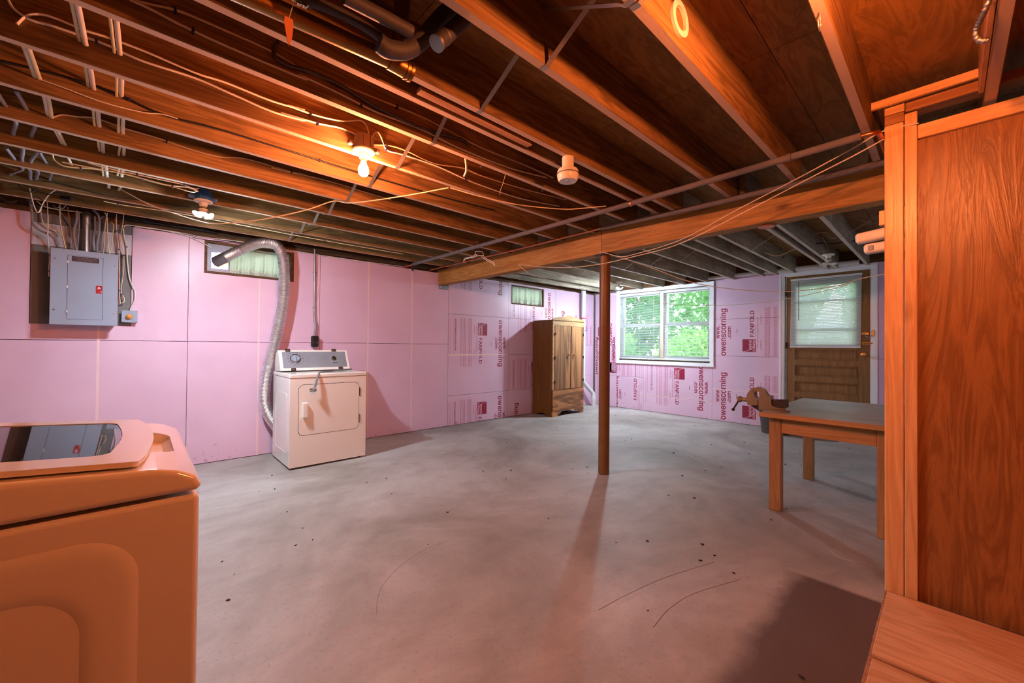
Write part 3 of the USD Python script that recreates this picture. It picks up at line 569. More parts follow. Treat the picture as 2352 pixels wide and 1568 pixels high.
# ------------------------------------------------------------------ flexible duct from the dryer to the vent in the window
du = thing('dryer_duct', 'long flexible silver foil duct running from the vent window down behind the dryer', 'duct', (.9, 4.9, .4))
dp = [HY(507, 596, 4.99), HY(520, 590, 4.955), HY(548, 576, 4.87), HY(580, 562, 4.83), HY(612, 557, 4.82), HY(638, 566, 4.835), HY(650, 598, 4.86), HY(653, 645, 4.89), HY(649, 700, 4.91), HY(640, 750, 4.925), HY(627, 805, 4.93), HY(615, 852, 4.935), HY(608, 895, 4.94), HY(609, 930, 4.945), HY(622, 962, 4.945), HY(640, 985, 4.945)]
c = spline(dp, 60); L_ = np.concatenate([[0], np.cumsum(np.linalg.norm(np.diff(c, axis=0), axis=1))])
ss = np.arange(.05, L_[-1], .0035); cc = np.stack([np.interp(ss, L_, c[:, i]) for i in range(3)], 1)
wob = np.array([meshkit.noise(np.array([[s*14, 0, 0]]))[0] for s in ss])
part(du, 'foil_hose', tube(cc, .0475+.0065*np.abs(np.sin(np.arange(len(ss))*np.pi/4))+.006*(wob-.5), 24), 'foil', smooth=50)
part(du, 'collar', rod(dp[0]-(dp[1]-dp[0])*.9, dp[0]+(dp[2]-dp[0])*.35, .0505, 28), 'galvanised')
part(du, 'vent_hood', cat(lathe([(.052, 0), (.075, 0), (.075, .003), (.052, .003)], 28, dp[0]+[-.004, .03, 0], '-y')), 'foil', label='crumpled foil around the vent collar')

# ------------------------------------------------------------------ wardrobe
wx0, wx1, wy0, wy1 = 5.12, 5.965, 4.525, 4.99
wd = thing('wardrobe', 'two-door cedar wardrobe with a curved crest, standing against the printed wall', 'wardrobe', ((wx0+wx1)/2, (wy0+wy1)/2, 0))
on_w = lambda m, y=wy0: frame_map(m, (0, y, 0), (1, 0, 0), (0, 0, 1), (0, -1, 0))
sidep = sg.Polygon([(wy0+.02, 0), (wy0+.08, 0)]+[(wy0+.08+.31*t, .045*math.sin(math.pi*t)) for t in np.linspace(.02, .98, 16)]+[(wy1-.07, 0), (wy1, 0), (wy1, 1.625), (wy0+.02, 1.625)])
for x_ in (wx0, wx1-.02): part(wd, 'side_panel', frame_map(ext(sidep, .02), (x_, 0, 0), (0, 1, 0), (0, 0, 1), (1, 0, 0)), 'wardrobe_side', smooth=False)
part(wd, 'back_panel', box(wx0+.021, wx1-.021, wy1-.008, wy1-.001, .06, 1.62), 'wardrobe_side')
part(wd, 'top_panel', box(wx0-.006, wx1+.006, wy0+.002, wy1, 1.626, 1.643, .003), 'wardrobe_side')
part(wd, 'floor_panel', box(wx0+.021, wx1-.021, wy0+.022, wy1-.01, .085, .1), 'wardrobe_side')
crest = sg.Polygon([(wx0, 1.643)]+[(wx0+.845*t, 1.643+.018+.055*math.sin(math.pi*t)**.8+.022*math.exp(-((t-.52)/.07)**2)) for t in np.linspace(0, 1, 50)]+[(wx1, 1.643)])
part(wd, 'crest_board', on_w(moved(ext(crest, .018), (0, 0, -.02))), 'cedar_pale', smooth=False)
fr = rrect(wx0, .085, wx1, 1.625, .001)
part(wd, 'face_rail', on_w(moved(ext(sg.box(wx0, 1.548, wx1, 1.625), .02), (0, 0, -.0195))), 'cedar_pale', smooth=False)
part(wd, 'face_stile', on_w(moved(ext(sg.box(wx0, .452, wx0+.042, 1.547), .02), (0, 0, -.0195))), 'cedar_pale', smooth=False)
part(wd, 'face_stile', on_w(moved(ext(sg.box(wx1-.012, .452, wx1, 1.547), .02), (0, 0, -.0195))), 'cedar', smooth=False)
for a_, b_, kx, hx in ((wx0+.052, 5.582, 5.515, wx0+.048), (5.604, wx1-.016, 5.665, wx1-.024)):
    dd = part(wd, 'door', on_w(moved(ext(sg.box(a_, .458, b_, 1.545), .019), (0, 0, -.012))), 'cedar', smooth=False)
    part(dd, 'knob', lathe([(0, 0), (.009, 0), (.008, .012), (.018, .02), (.02, .03), (.014, .038), (0, .04)], 18, (kx, wy0-.007, 1.045), '-y'), 'cedar')
    for z_ in (1.405, 1.0, .59): part(dd, 'hinge', cat(box(hx-.02, hx+.02, wy0-.0105, wy0-.0065, z_-.022, z_+.022, .001), rod((hx, wy0-.012, z_-.024), (hx, wy0-.012, z_+.024), .005, 8)), 'dark_iron')
part(wd, 'drawer_front', on_w(moved(ext(sg.box(wx0+.004, .10, wx1-.004, .45), .02), (0, 0, -.013))), 'cedar_wide', smooth=False)
skirt = sg.Polygon([(wx0, 0), (wx0+.12, 0), (wx0+.15, .03), (wx0+.2, .045), (wx0+.235, .078), (wx1-.26, .078), (wx1-.22, .05), (wx1-.16, .035), (wx1-.11, 0), (wx1, 0), (wx1, .098), (wx0, .098)])
part(wd, 'plinth_skirt', on_w(moved(ext(skirt, .022), (0, 0, -.0185))), 'cedar_wide', smooth=False)
part(wd, 'moulding', box(wx0, wx1, wy0-.006, wy0+.002, .0985, .1045, .001), 'cedar_pale')

# ------------------------------------------------------------------ workbench, vise, bucket
bn = thing('workbench', 'sturdy brown wooden workbench with a worn grey top and a vise on its corner', 'workbench', (4.05, .55, 0))
part(bn, 'bench_top', box(3.41, 4.70, .18, .957, .69, .722, .006), 'bench_top_wood', smooth=30)
part(bn, 'edge_strip', box(3.395, 3.4095, .18, .96, .688, .7205, .004), 'bench_wood', smooth=30)
for x_ in (3.46, 4.5):
    for y_ in (.835, .235): part(bn, 'leg', box(x_, x_+.075, y_, y_+.075, 0, .689, .004), 'bench_leg_wood', smooth=30)
part(bn, 'apron', box(3.468, 3.49, .311, .834, .575, .689, .002), 'bench_wood'); part(bn, 'apron', box(4.54, 4.56, .311, .834, .575, .689, .002), 'bench_wood')
part(bn, 'apron', box(3.536, 4.499, .885, .905, .575, .689, .002), 'bench_leg_wood'); part(bn, 'apron', box(3.536, 4.499, .24, .26, .575, .689, .002), 'bench_leg_wood')
# the vise: axis along +y, jaws over the bench end
vi = thing('bench_vise', 'old brown cast iron bench vise clamped to the workbench corner', 'vise', (3.56, .92, .722))
vx = 3.56
part(vi, 'swivel_base', cat(lathe([(0, 0), (.085, 0), (.085, .012), (.062, .02), (.055, .03), (0, .03)], 28, (vx, .885, .7225))), 'vise_paint')
Yz = lambda poly, w: frame_map(ext(poly, w), (vx-w/2, 0, 0), (0, 1, 0), (0, 0, 1), (1, 0, 0))
VP = lambda *ps: sg.Polygon([tuple(HX(1608+a*.3438, 689+b*.3438, vx)[1:]) for a, b in ps]).buffer(0)
part(vi, 'fixed_body', Yz(VP((398, 662), (406, 640), (404, 618), (430, 612), (452, 628), (461, 640), (479, 638), (486, 700), (520, 716), (512, 732), (402, 732)), .075), 'vise_paint', smooth=35)
part(vi, 'raised_mark', cat(*[box(vx-.0395, vx-.0375, *sorted((HX(1608+a*.3438, 689+b*.3438, vx)[1], HX(1608+(a+16)*.3438, 689+b*.3438, vx)[1])), *sorted((HX(1608+a*.3438, 689+b*.3438, vx)[2], HX(1608+a*.3438, 689+(b+12)*.3438, vx)[2])), .0008) for a, b in ((452, 650), (450, 668), (452, 686))]), 'vise_paint', kind='stuff')
part(vi, 'throat_arch', Yz(VP((328, 616), (340, 600), (358, 588), (390, 579), (420, 587), (440, 603), (452, 628), (430, 640), (406, 640), (404, 618), (389, 604), (373, 612), (371, 632), (350, 640)), .052), 'vise_paint', smooth=35)
part(vi, 'moving_jaw', Yz(VP((318, 646), (328, 616), (360, 600), (371, 616), (371, 636), (383, 655), (394, 660), (394, 701), (330, 699), (324, 682)), .075), 'vise_paint', smooth=35)
part(vi, 'slide_bar', Yz(VP((392, 664), (586, 664), (586, 716), (392, 704)), .05), 'dark_iron', smooth=35)
part(vi, 'jaw_neck', Yz(VP((336, 698), (399, 698), (402, 742)), .03), 'dark_iron', smooth=35)
part(vi, 'screw', cat(rod((vx, 1.09, .785), (vx, 1.135, .785), .016, 16), lathe([(0, 0), (.02, .002), (.025, .016), (.02, .032), (0, .036)], 18, (vx, 1.125, .785), 'y')), 'vise_paint')
hd = part(vi, 'handle', rod((vx, 1.135, .80), (vx-.015, 1.185, .70), .0065, 12), 'dark_iron')
part(hd, 'handle_ball', trimesh.creation.icosphere(2, .0125).apply_transform(trimesh.transformations.translation_matrix((vx-.0152, 1.186, .698))), 'dark_iron')
bk = thing('trash_bin', 'dark round bin with a pale grey rim half hidden behind the workbench', 'bin', (6.62, 1.66, 0))
part(bk, 'bin_body', lathe([(0, 0), (.17, 0), (.205, .38), (.2, .38), (.166, .006), (0, .006)], 36, (6.62, 1.66, 0)), 'dark_bin')
part(bk, 'bin_rim', lathe([(.203, .372), (.214, .374), (.214, .392), (.198, .392), (.198, .38)], 36, (6.62, 1.66, 0)), 'pipe_foam')

# ------------------------------------------------------------------ wood partition by the stairs and the low wooden landing
pr = thing('stair_partition', 'orange-lit wood stud partition sheathed in plywood beside the stairs', 'partition', (2.75, -.3, 0))
part(pr, 'stud', box(2.70, 2.738, .146, .214, .0, 2.302, .003), 'stud_wood', smooth=False)
part(pr, 'stud', box(2.70, 2.738, .0985, .1425, .0, 2.335, .003), 'stud_wood', smooth=False)
part(pr, 'rail', box(2.70, 2.738, -1.6, .0965, 2.20, 2.265, .003), 'rail_wood', smooth=False)
part(pr, 'plywood_sheet', box(2.722, 2.736, -1.6, .098, .012, 2.199), 'partition_ply', smooth=False)
part(pr, 'top_plate', box(2.70, 2.79, -1.6, .1395, 2.343, 2.387, .003), 'rail_wood_dark', smooth=False)
part(pr, 'blocking', box(2.70, 2.738, .142, .214, 2.352, 2.39, .002), 'rail_wood', smooth=False)
part(pr, 'blocking', box(2.702, 2.738, .144, .214, 2.304, 2.35, .002), 'rail_wood_dark', smooth=False)
part(pr, 'nailer', box(2.68, 2.699, -.112, .281, 2.394, 2.432, .002), 'rail_wood', smooth=False)
part(pr, 'stud', box(2.70, 2.738, -.6, -.556, .0, 2.199, .003), 'stud_wood', smooth=False)
part(pr, 'stud', box(2.70, 2.738, -1.2, -1.156, .0, 2.199, .003), 'stud_wood', smooth=False)
ln = thing('wood_landing', 'low wooden landing of planks under a loose plywood sheet at the foot of the partition', 'platform', (2.2, -.4, 0))
for k in range(9):
    x1 = 2.695-.163*k
    part(ln, 'plank', box(x1-.1605, x1, -1.6, .213-RNG.uniform(0, .003), .001, .022, .0015), 'landing_plank', smooth=False)
part(ln, 'plywood_sheet', box(2.075, 2.66, -1.5, .201, .0225, .035, .0015), 'landing_ply', smooth=False)
part(ln, 'plank', box(1.2, 2.035, -1.5, .196, .0225, .041, .002), 'landing_ply', smooth=False)

# ------------------------------------------------------------------ pipes
def pipe(name, label, cat_, pts, r, m, n=16): return single(name, label, cat_, tube(spline(pts, 6) if len(pts) > 2 else pts, r, n), m, smooth=50)
pa = thing('insulated_pipe', 'long grey foam-insulated pipe hung under the joists, farther from the girder', 'pipe', (2.62, 2.5, 2.25))
q0 = [HZ(948, 607, 2.25), HZ(1200, 537, 2.25), HZ(1450, 467, 2.253), HZ(1720, 389, 2.252), HZ(1978, 313, 2.25)]
part(pa, 'foam_sleeve', tube(spline(q0, 10), .019, 18), 'pipe_foam', smooth=50)
qe = q0[-1]; part(pa, 'copper_pipe', tube(spline([qe+[0, .03, 0], (qe[0], .26, qe[2]), (qe[0]+.012, .236, qe[2]), (qe[0]+.04, .2275, qe[2]), (qe[0]+.30, .2275, qe[2])], 5), .0111, 12), 'copper', smooth=50); part(pa, 'copper_pipe', rod(q0[0], q0[0]+[0, .28, 0], .0111, 12), 'copper')
part(pa, 'end_bracket', cat(box(q0[0][0]-.01, q0[0][0]+.01, q0[0][1]-.004, q0[0][1]+.004, q0[0][2]-.075, q0[0][2]-.015, .003), box(q0[0][0]-.014, q0[0][0]+.014, q0[0][1]-.008, q0[0][1]+.008, q0[0][2]-.085, q0[0][2]-.05, .004)), 'dark_iron')
for i_, f_ in ((1, .5), (2, 0.), (3, .4)):
    p_ = q0[i_]*(1-f_)+q0[i_+1]*f_; part(pa, 'hanger_strap', lathe([(.0195, -.009), (.0212, -.009), (.0212, .009), (.0195, .009)], 18, p_, 'y'), 'copper' if i_ == 2 else 'pipe_foam')
pb = thing('insulated_pipe', 'grey foam-insulated copper pipe running close along the side of the girder', 'pipe', (3.03, 2.5, 2.26))
q1 = [HX(985, 620, 3.02), HX(1180, 574, 3.02), HX(1384, 523, 3.02)]
q2 = [HX(1380, 524, 3.02), HX(1600, 476, 3.02), HX(1800, 428, 3.02), HX(2040, 371, 3.02)]
part(pb, 'copper_pipe', tube(spline(q1, 8), .0115, 14), 'copper', smooth=50)
part(pb, 'foam_sleeve', tube(spline(q2+[q2[-1]+np.array([0, -1., 0])], 8), .02, 18), 'pipe_foam', smooth=50)
pv = thing('drain_pipe', 'white plastic drain pipe dropping from the ceiling corner to the floor beside the wardrobe', 'pipe', (6.6, 4.9, 0))
c0 = HY(1340.5, 672, 4.93); c1 = HY(1343, 872, 4.93); c2 = HY(1362, 905, 4.87); c3 = np.array([c2[0]+.0, c2[1]-.03, .0])
part(pv, 'pipe', rod((c0[0], 4.93, 2.45), (c0[0], 4.93, c1[2]+.02), .043, 24), 'pvc_white')
part(pv, 'coupling', rod((c0[0], 4.93, 2.215), (c0[0], 4.93, 2.30), .049, 24), 'pvc_white'); part(pv, 'coupling', rod((c0[0], 4.93, c1[2]+.0), (c0[0], 4.93, c1[2]+.07), .049, 24), 'pvc_white')
part(pv, 'blue_clip', tube(spline([(c0[0]+.04, 4.885, 1.60), (c0[0]+.045, 4.88, 1.53), (c0[0]+.02, 4.878, 1.50), (c0[0]-.01, 4.885, 1.52)], 5), .005, 8), 'blue_plastic', label='blue plastic hook on the pipe')
part(pv, 'offset_pipe', tube(spline([(c0[0], 4.93, c1[2]+.05), (c0[0], 4.93, c1[2]), (c0[0]+.02, 4.925, c1[2]-.05), c2+np.array([-.02, .01, .04]), c2, (c2[0]+.006, c2[1]-.004, c2[2]-.06)], 6), .043, 24), 'pvc_white')
part(pv, 'elbow', cat(rod((c2[0]+.006, c2[1]-.004, .0), (c2[0]+.006, c2[1]-.004, c2[2]-.05), .043, 24), rod((c2[0]+.006, c2[1]-.004, .11), (c2[0]+.006, c2[1]-.004, .185), .0495, 24)), 'pvc_white')
part(pv, 'red_tape', rod((c0[0], 4.93, HY(1344, 731, 4.93)[2]-.012), (c0[0], 4.93, HY(1344, 731, 4.93)[2]+.008), .0435, 24), 'red_paint', label='red mark round the pipe')
wp = thing('white_pipe', 'white pipe cover in two lengths along the ceiling above the back door', 'pipe', (6.9, 1.7, 2.34))
part(wp, 'pipe', rod((6.93, 2.715, 2.345), (6.93, 1.745, 2.342), .03, 24), 'pvc_white')
part(wp, 'pipe', rod((6.93, 1.73, 2.342), (6.93, .79, 2.338), .033, 24), 'pvc_white')
part(wp, 'clamp', rod((6.93, 1.746, 2.342), (6.93, 1.729, 2.342), .027, 24), 'dark_iron')

# ------------------------------------------------------------------ lamps
emit('bulb_glow', WARM_COL_A, WARM_A); emit('bulb_glow_near', WARM_COL_D, WARM_D); emit('led_glow', COOL_COL, COOL_B); emit('led_glow_far', COOL_COL, COOL_C)
def holder(t, x, y, zf, boxmat, box_h=.095):
    """round ceiling box with ears, porcelain lampholder under it; zf is the underside of its flange"""
    if boxmat:
        b = part(t, 'ceiling_box', lathe([(0, zf+box_h), (.044, zf+box_h), (.05, zf+box_h-.01), (.055, zf+.012), (0, zf+.012)], 28, (x, y, 0)), boxmat)
        part(t, 'mounting_ear', cat(box(x-.09, x-.048, y-.012, y+.012, zf+.02, zf+.045, .004)), boxmat); part(t, 'mounting_ear', box(x+.048, x+.09, y-.012, y+.012, zf+.02, zf+.045, .004), boxmat)
        for s in (-1, 1): part(t, 'screw', rod((x+s*.078, y-.012, zf+.032), (x+s*.078, y-.019, zf+.032), .006, 10), 'steel')
        for q in (-.02, .02): part(t, 'box_rib', box(x+q-.004, x+q+.004, y-.056, y-.045, zf+.02, zf+box_h-.006, .001), boxmat)
    part(t, 'lampholder', lathe([(0, zf+.012), (.058, zf+.012), (.06, zf+.006), (.057, zf), (.03, zf-.004), (.024, zf-.03), (.022, zf-.034), (0, zf-.034)], 32, (x, y, 0)), 'white_plastic')
def bulb_lamp(label, x, y, zf, boxmat, glow):
    t = thing('bulb_lamp', label, 'lamp', (x, y, zf))
    holder(t, x, y, zf, boxmat)
    z = zf-.03
    part(t, 'bulb_neck', lathe([(0, z-.004), (.0135, z-.004), (.015, z-.022), (0, z-.022)], 20, (x, y, 0)), 'white_plastic')
    part(t, 'bulb', lathe([(.0145, z-.0225), (.017, z-.034), (.025, z-.05), (.0295, z-.066), (.0285, z-.082), (.021, z-.096), (.009, z-.1035), (0, z-.105)], 28, (x, y, 0)), glow, smooth=True)
    return t
def led_lamp(label, x, y, zf, boxmat, glow, heads):
    t = thing('multi_head_lamp', label, 'lamp', (x, y, zf))
    holder(t, x, y, zf, boxmat, .09)
    part(t, 'screw_base', lathe([(0, zf-.03), (.013, zf-.034), (.0135, zf-.05), (0, zf-.05)], 18, (x, y, 0)), 'brass')
    part(t, 'adapter', lathe([(0, zf-.048), (.026, zf-.05), (.028, zf-.062), (.018, zf-.066), (.018, zf-.10), (0, zf-.102)], 24, (x, y, 0)), 'white_plastic')
    for az, el, r in heads:
        d = np.array([math.cos(math.radians(az))*math.cos(math.radians(el)), math.sin(math.radians(az))*math.cos(math.radians(el)), math.sin(math.radians(el))])
        o = np.array([x, y, zf-.09]); c = o+np.array([d[0], d[1], 0])*r+np.array([0, 0, -.012])
        nrm = np.array([d[0], d[1], -abs(d[2])*1.0]); nrm = np.array([d[0]*abs(math.sin(math.radians(el))), d[1]*abs(math.sin(math.radians(el))), -math.cos(math.radians(el))]); nrm /= np.linalg.norm(nrm)
        a1 = np.cross(nrm, [0, 0, 1.]); a1 = a1/np.linalg.norm(a1) if np.linalg.norm(a1) > 1e-6 else np.array([1., 0, 0]); a2 = np.cross(nrm, a1)
        hd_ = part(t, 'lamp_head', cat(frame_map(lathe([(0, -.014), (.012, -.014), (.034, -.004), (.034, .002), (.0305, .002), (.0305, -.001), (0, -.001)], 24), c, a1, a2, nrm), rod(o+np.array([0, 0, .01]), c-nrm*.012, .008, 8)), 'white_plastic')
        part(hd_, 'diffuser', frame_map(lathe([(0, .0), (.03, .0), (.028, .0035), (0, .006)], 24), c, a1, a2, nrm), glow, smooth=30)
    return t
bulb_lamp('bare glowing bulb in a white lampholder under a grey round box among the cables', .908, 2.221, 2.272, 'box_grey', 'bulb_glow')
bulb_lamp('warm bare bulb overhead beside the camera, out of the picture', 1.2, .09, 2.29, 'box_grey', 'bulb_glow_near')
led_lamp('lit lamp with several white disc heads on a blue ceiling box near the breaker panel', .343, 3.86, 2.272, 'box_blue', 'led_glow', [(205, 48, .062), (330, 52, .07), (262, 14, .055), (40, 40, .07)])
led_lamp('lit multi-head lamp beside the double window, partly hidden by the round post', 6.06, 3.85, 2.30, None, 'led_glow_far', [(180, 58, .07), (300, 58, .07), (60, 58, .07)])
led_lamp('unlit white multi-head lamp hanging in front of the back door', 5.62, .905, 2.235, None, 'white_plastic', [(170, 20, .07), (290, 24, .07), (50, 15, .07), (230, 8, .05)])

# ------------------------------------------------------------------ print on the foam boards
_TX = {}
def flat_text(s, bold=True):
    if (s, bold) not in _TX:
        m = meshkit.text_mesh(s, 1.0, .01, bold); k = m.face_normals[:, 2] > .5
        m = trimesh.Trimesh(m.vertices, m.faces[k], process=False); m.remove_unreferenced_vertices()
        _TX[(s, bold)] = m
    return _TX[(s, bold)]
def put_text(s, t0, t1, n, cap, bold=True):
    """a word along t0..t1 with its baseline on n, capitals cap tall; coordinates (t, n)"""
    m = flat_text(s, bold).copy(); x0, x1 = m.bounds[0][0], m.bounds[1][0]; v = m.vertices.copy()
    v[:, 0] = t0+(v[:, 0]-x0)*(t1-t0)/(x1-x0); v[:, 1] = n-v[:, 1]*cap; v[:, 2] = 0
    return trimesh.Trimesh(v, m.faces, process=False)
def rects(rs):
    V, F = [], []
    for a, b, c, d in rs:
        k = len(V); V += [(a, c, 0), (b, c, 0), (b, d, 0), (a, d, 0)]; F += [(k, k+1, k+2), (k, k+2, k+3)]
    return trimesh.Trimesh(np.array(V, float), F, process=False)
def lines_of_print(t0, t1, n, h, rg):
    t, r = t0, []
    while t < t1:
        w = rg.uniform(.008, .034); r.append((t, min(t+w, t1), n-h, n)); t += w+.006
    return r
def block(seed):
    """one printed repeat: {part name: mesh in (t, n)}"""
    rg = np.random.default_rng(seed)
    big = [put_text('www.', .279, .49, .055, .062), put_text('owenscorning', 0, .763, .152, .088), put_text('.com', .278, .471, .228, .056), put_text('FANFOLD', .301, .707, .56, .057)]
    big += [put_text('www.owenscorning.com', .02, .50, 1.02, .026), rects([(.36, .43, .312, .318)])]
    sq = sg.box(.066, .398, .262, .59); arc = sg.LineString([(.262-.19*math.sin(q), .59-.19*(1-math.cos(q))*1.0) for q in np.linspace(0, math.pi/2, 20)]).buffer(.003)
    lg = ext(sq.difference(arc), .001); lg = trimesh.Trimesh(lg.vertices*[1, 1, 0], lg.faces[lg.face_normals[:, 2] > .5], process=False); lg.remove_unreferenced_vertices()
    lw = cat(put_text('OWENS', .10, .255, .528, .034), put_text('CORNING', .075, .258, .578, .034))
    small = [put_text('Underlayment Board', .30, .50, .588, .014, False), put_text('EXTRUDED POLYSTYRENE INSULATION', .13, .59, .62, .015, True), put_text('THICKNESS 3/8"', .10, .25, .665, .017), put_text('R-VALUE 1.5', .49, .63, .665, .017)]
    rs = []
    for n in (.712, .727, .742, .760, .775): rs += lines_of_print(.0, .75, n, .0055, rg)
    for n in (.832, .847, .862): rs += lines_of_print(.015, .74, n, .005, rg)
    for n in (.90, .915): rs += lines_of_print(.0, .73, n, .005, rg)
    for n in (1.045, 1.10, 1.135): rs += lines_of_print(.02, .55 if n < 1.12 else .74, n, .0045, rg)
    for a_, b_, c_, d_ in ((.004, .75, .816, .8175), (.004, .75, .872, .8735), (.004, .0055, .816, .8735), (.7485, .75, .816, .8735)): rs.append((a_, b_, c_, d_))
    return {'printed_address': cat(*big), 'printed_logo': lg, 'logo_lettering': moved(lw, (0, 0, .0004)), 'printed_notice': cat(rects(rs), *small)}
BL = [block(11), block(12)]
INK = {'printed_address': 'print_ink', 'printed_logo': 'print_ink', 'logo_lettering': 'print_pale', 'printed_notice': 'print_ink_faint'}
def print_on(wall, mapper, u0, v0, su, sv, clip, holes=(), which=0, skip=()):
    """u = u0+su*n, v = v0+sv*t on the wall; clip and holes are (u0, u1, v0, v1)"""
    for nm, m in BL[which].items():
        if nm in skip: continue
        v = np.stack([u0+su*m.vertices[:, 1], v0+sv*m.vertices[:, 0], m.vertices[:, 2]+.0007], 1)
        q = trimesh.Trimesh(v, m.faces if su*sv > 0 else m.faces, process=False)
        if q.face_normals[:, 2].mean() < 0: q.invert()
        for k, (ax, lo, hi) in enumerate(((0, clip[0], clip[1]), (1, clip[2], clip[3]))):
            for sgn, lim in ((1, lo), (-1, hi)):
                nrm = np.zeros(3); nrm[ax] = sgn; o = np.zeros(3); o[ax] = lim
                if len(q.faces): q = trimesh.intersections.slice_mesh_plane(q, nrm, o)
        for h in holes:
            if not len(q.faces): break
            cs_ = []
            for ax, lim, sgn in ((0, h[0], -1), (0, h[1], 1)):
                nrm = np.zeros(3); nrm[ax] = sgn; o = np.zeros(3); o[ax] = lim; cs_.append(trimesh.intersections.slice_mesh_plane(q, nrm, o))
            mid = q
            for sgn, lim in ((1, h[0]), (-1, h[1])):
                if len(mid.faces): mid = trimesh.intersections.slice_mesh_plane(mid, np.array([sgn, 0, 0.]), np.array([lim, 0, 0.]))
            for sgn, lim in ((-1, h[2]), (1, h[3])):
                if len(mid.faces): cs_.append(trimesh.intersections.slice_mesh_plane(mid, np.array([0, sgn, 0.]), np.array([0, lim, 0.])))
            cs_ = [c_ for c_ in cs_ if len(c_.faces)]
            q = cat(*cs_) if cs_ else trimesh.Trimesh()
        if len(q.faces): part(wall, nm, mapper(q), INK[nm], smooth=False)
LU = lambda x, y: HY(x, y, WY)[[0, 2]]; BU = lambda x, y: HX(x, y, WX)[[1, 2]]
def left_down(pxb, pys, clip, holes=(), end=False, which=0, **k):
    u, v = LU(pxb, pys); print_on(wl, on_left, u+.152, v+(.763 if end else 0), -1, -1, clip, holes, which, **k)
left_down(1146, 735, (3.36, 4.553, 1.054, 1.66))            # the board's fold runs through the print, so both halves carry it
left_down(1146, 735, (3.36, 4.553, .45, 1.05))
left_down(1144.5, 909, (3.36, 4.553, .008, .44), which=1)
left_down(1146, 677, (3.36, 4.553, 1.668, 2.255), end=True, which=1)
left_down(1259, 672, (4.562, 5.755, 1.054, 2.26), [W2[:2]+W2[2:]])
u_, v_ = LU(1189, 925); print_on(wl, on_left, u_-.152, v_-.763, 1, 1, (4.562, 5.755, .008, .44), (), 1)
u_, v_ = LU(1295, 715); print_on(wl, on_left, u_-.152, v_-.763, 1, 1, (5.765, 6.9, 1.225, 2.26), (), 1)
print_on(wl, on_left, 5.70, .97, -1, -1, (4.562, 5.755, .45, 1.046), (), 1)
WH = [(2.628, 4.48, .872, 2.3)]
print_on(wb, on_back, 2.60, 1.068, -1, 1, (1.706, 2.626, 1.066, 2.3))
print_on(wb, on_back, 2.60, .03, -1, 1, (1.706, 2.655, .008, 1.056), which=1)
u_, v_ = BU(1605.5, 942); print_on(wb, on_back, u_-.152, v_+.763, 1, -1, (2.664, 3.898, .008, .868), (), 0)
u_, v_ = BU(1399, 742); print_on(wb, on_back, u_-.152, v_, 1, -1, (4.484, 4.925, 1.224, 2.2), (), 1)
u_, v_ = BU(1416, 857); print_on(wb, on_back, u_+.59, v_-.066, -1, 1, (3.906, 4.926, .624, 1.216), WH, 0)
u_, v_ = BU(1372, 859); print_on(wb, on_back, u_+.152, v_, -1, 1, (4.484, 4.98, .624, 1.4), (), 1, skip=('printed_notice',))
print_on(wb, on_back, 4.60, -.12, -1, 1, (3.906, 4.48, .008, .616), (), 1, skip=('printed_logo', 'logo_lettering'))

# ------------------------------------------------------------------ breaker panel and its board
bb = thing('panel_backboard', 'dark grey plywood board fixed to the wall behind the breaker panel', 'board', (-.36, WY, 1.34))
part(bb, 'board', box(-.654, -.064, WY+.001, WY+.018, 1.348, 1.985, .001), 'board_grey', smooth=False)
ub = thing('panel_backboard', 'pale grey boards and wall strip above the breaker panel behind the hanging cables', 'board', (-.36, WY, 1.99))
part(ub, 'board', box(-.654, -.40, WY+.002, WY+.016, 1.987, 2.17), 'board_pale', smooth=False); part(ub, 'board', box(-.398, -.064, WY+.002, WY+.018, 1.987, 2.17), 'board_pale', smooth=False)
part(ub, 'batten', box(-.654, -.30, WY-.01, WY+.018, 2.172, 2.248, .002), 'board_grey', smooth=False); part(ub, 'batten', box(-.298, -.064, WY-.006, WY+.018, 2.172, 2.248, .002), 'board_grey', smooth=False)
PF = 4.88
ep = thing('breaker_panel', 'blue-grey metal breaker panel with a narrow door and red sticker', 'electrical panel', (-.34, 4.95, 1.338))
on_p = lambda m, y=PF: frame_map(m, (0, y, 0), (1, 0, 0), (0, 0, 1), (0, -1, 0))
part(ep, 'enclosure', box(-.522, -.157, PF+.004, WY+.0005, 1.352, 1.942, .003), 'painted_metal_grey', smooth=False)
part(ep, 'cover', box(-.534, -.145, PF, PF+.0035, 1.338, 1.955, .0015), 'painted_metal_grey', smooth=False)
part(ep, 'cover_flange', on_p(moved(ext(sg.box(-.534, 1.338, -.145, 1.955).difference(sg.box(-.531, 1.341, -.148, 1.952)), .018), (0, 0, -.0215))), 'painted_metal_grey', smooth=False)
dp_ = part(ep, 'panel_door', on_p(ext(sg.box(-.4385, 1.386, -.2375, 1.908), .0025)), 'painted_metal_grey', smooth=False)
part(dp_, 'door_seam', on_p(ext(sg.box(-.4405, 1.384, -.2355, 1.91).difference(sg.box(-.4385, 1.386, -.2375, 1.908)), .0005)), 'dark_gap', smooth=False)
for z in (1.853, 1.648, 1.446): part(dp_, 'hinge', box(-.4435, -.4365, PF-.006, PF-.0005, z-.01, z+.01, .001), 'white_plastic')
part(dp_, 'name_plate', on_p(moved(ext(rrect(-.417, 1.861, -.26, 1.903, .004), .002), (0, 0, .0025))), 'dark_plate', smooth=False, label='dark embossed name plate')
rr = []
for z, a_, b_ in ((1.893, -.40, -.28), (1.883, -.39, -.275), (1.873, -.385, -.30)): rr += lines_of_print(a_, b_, z, .004, RNG)
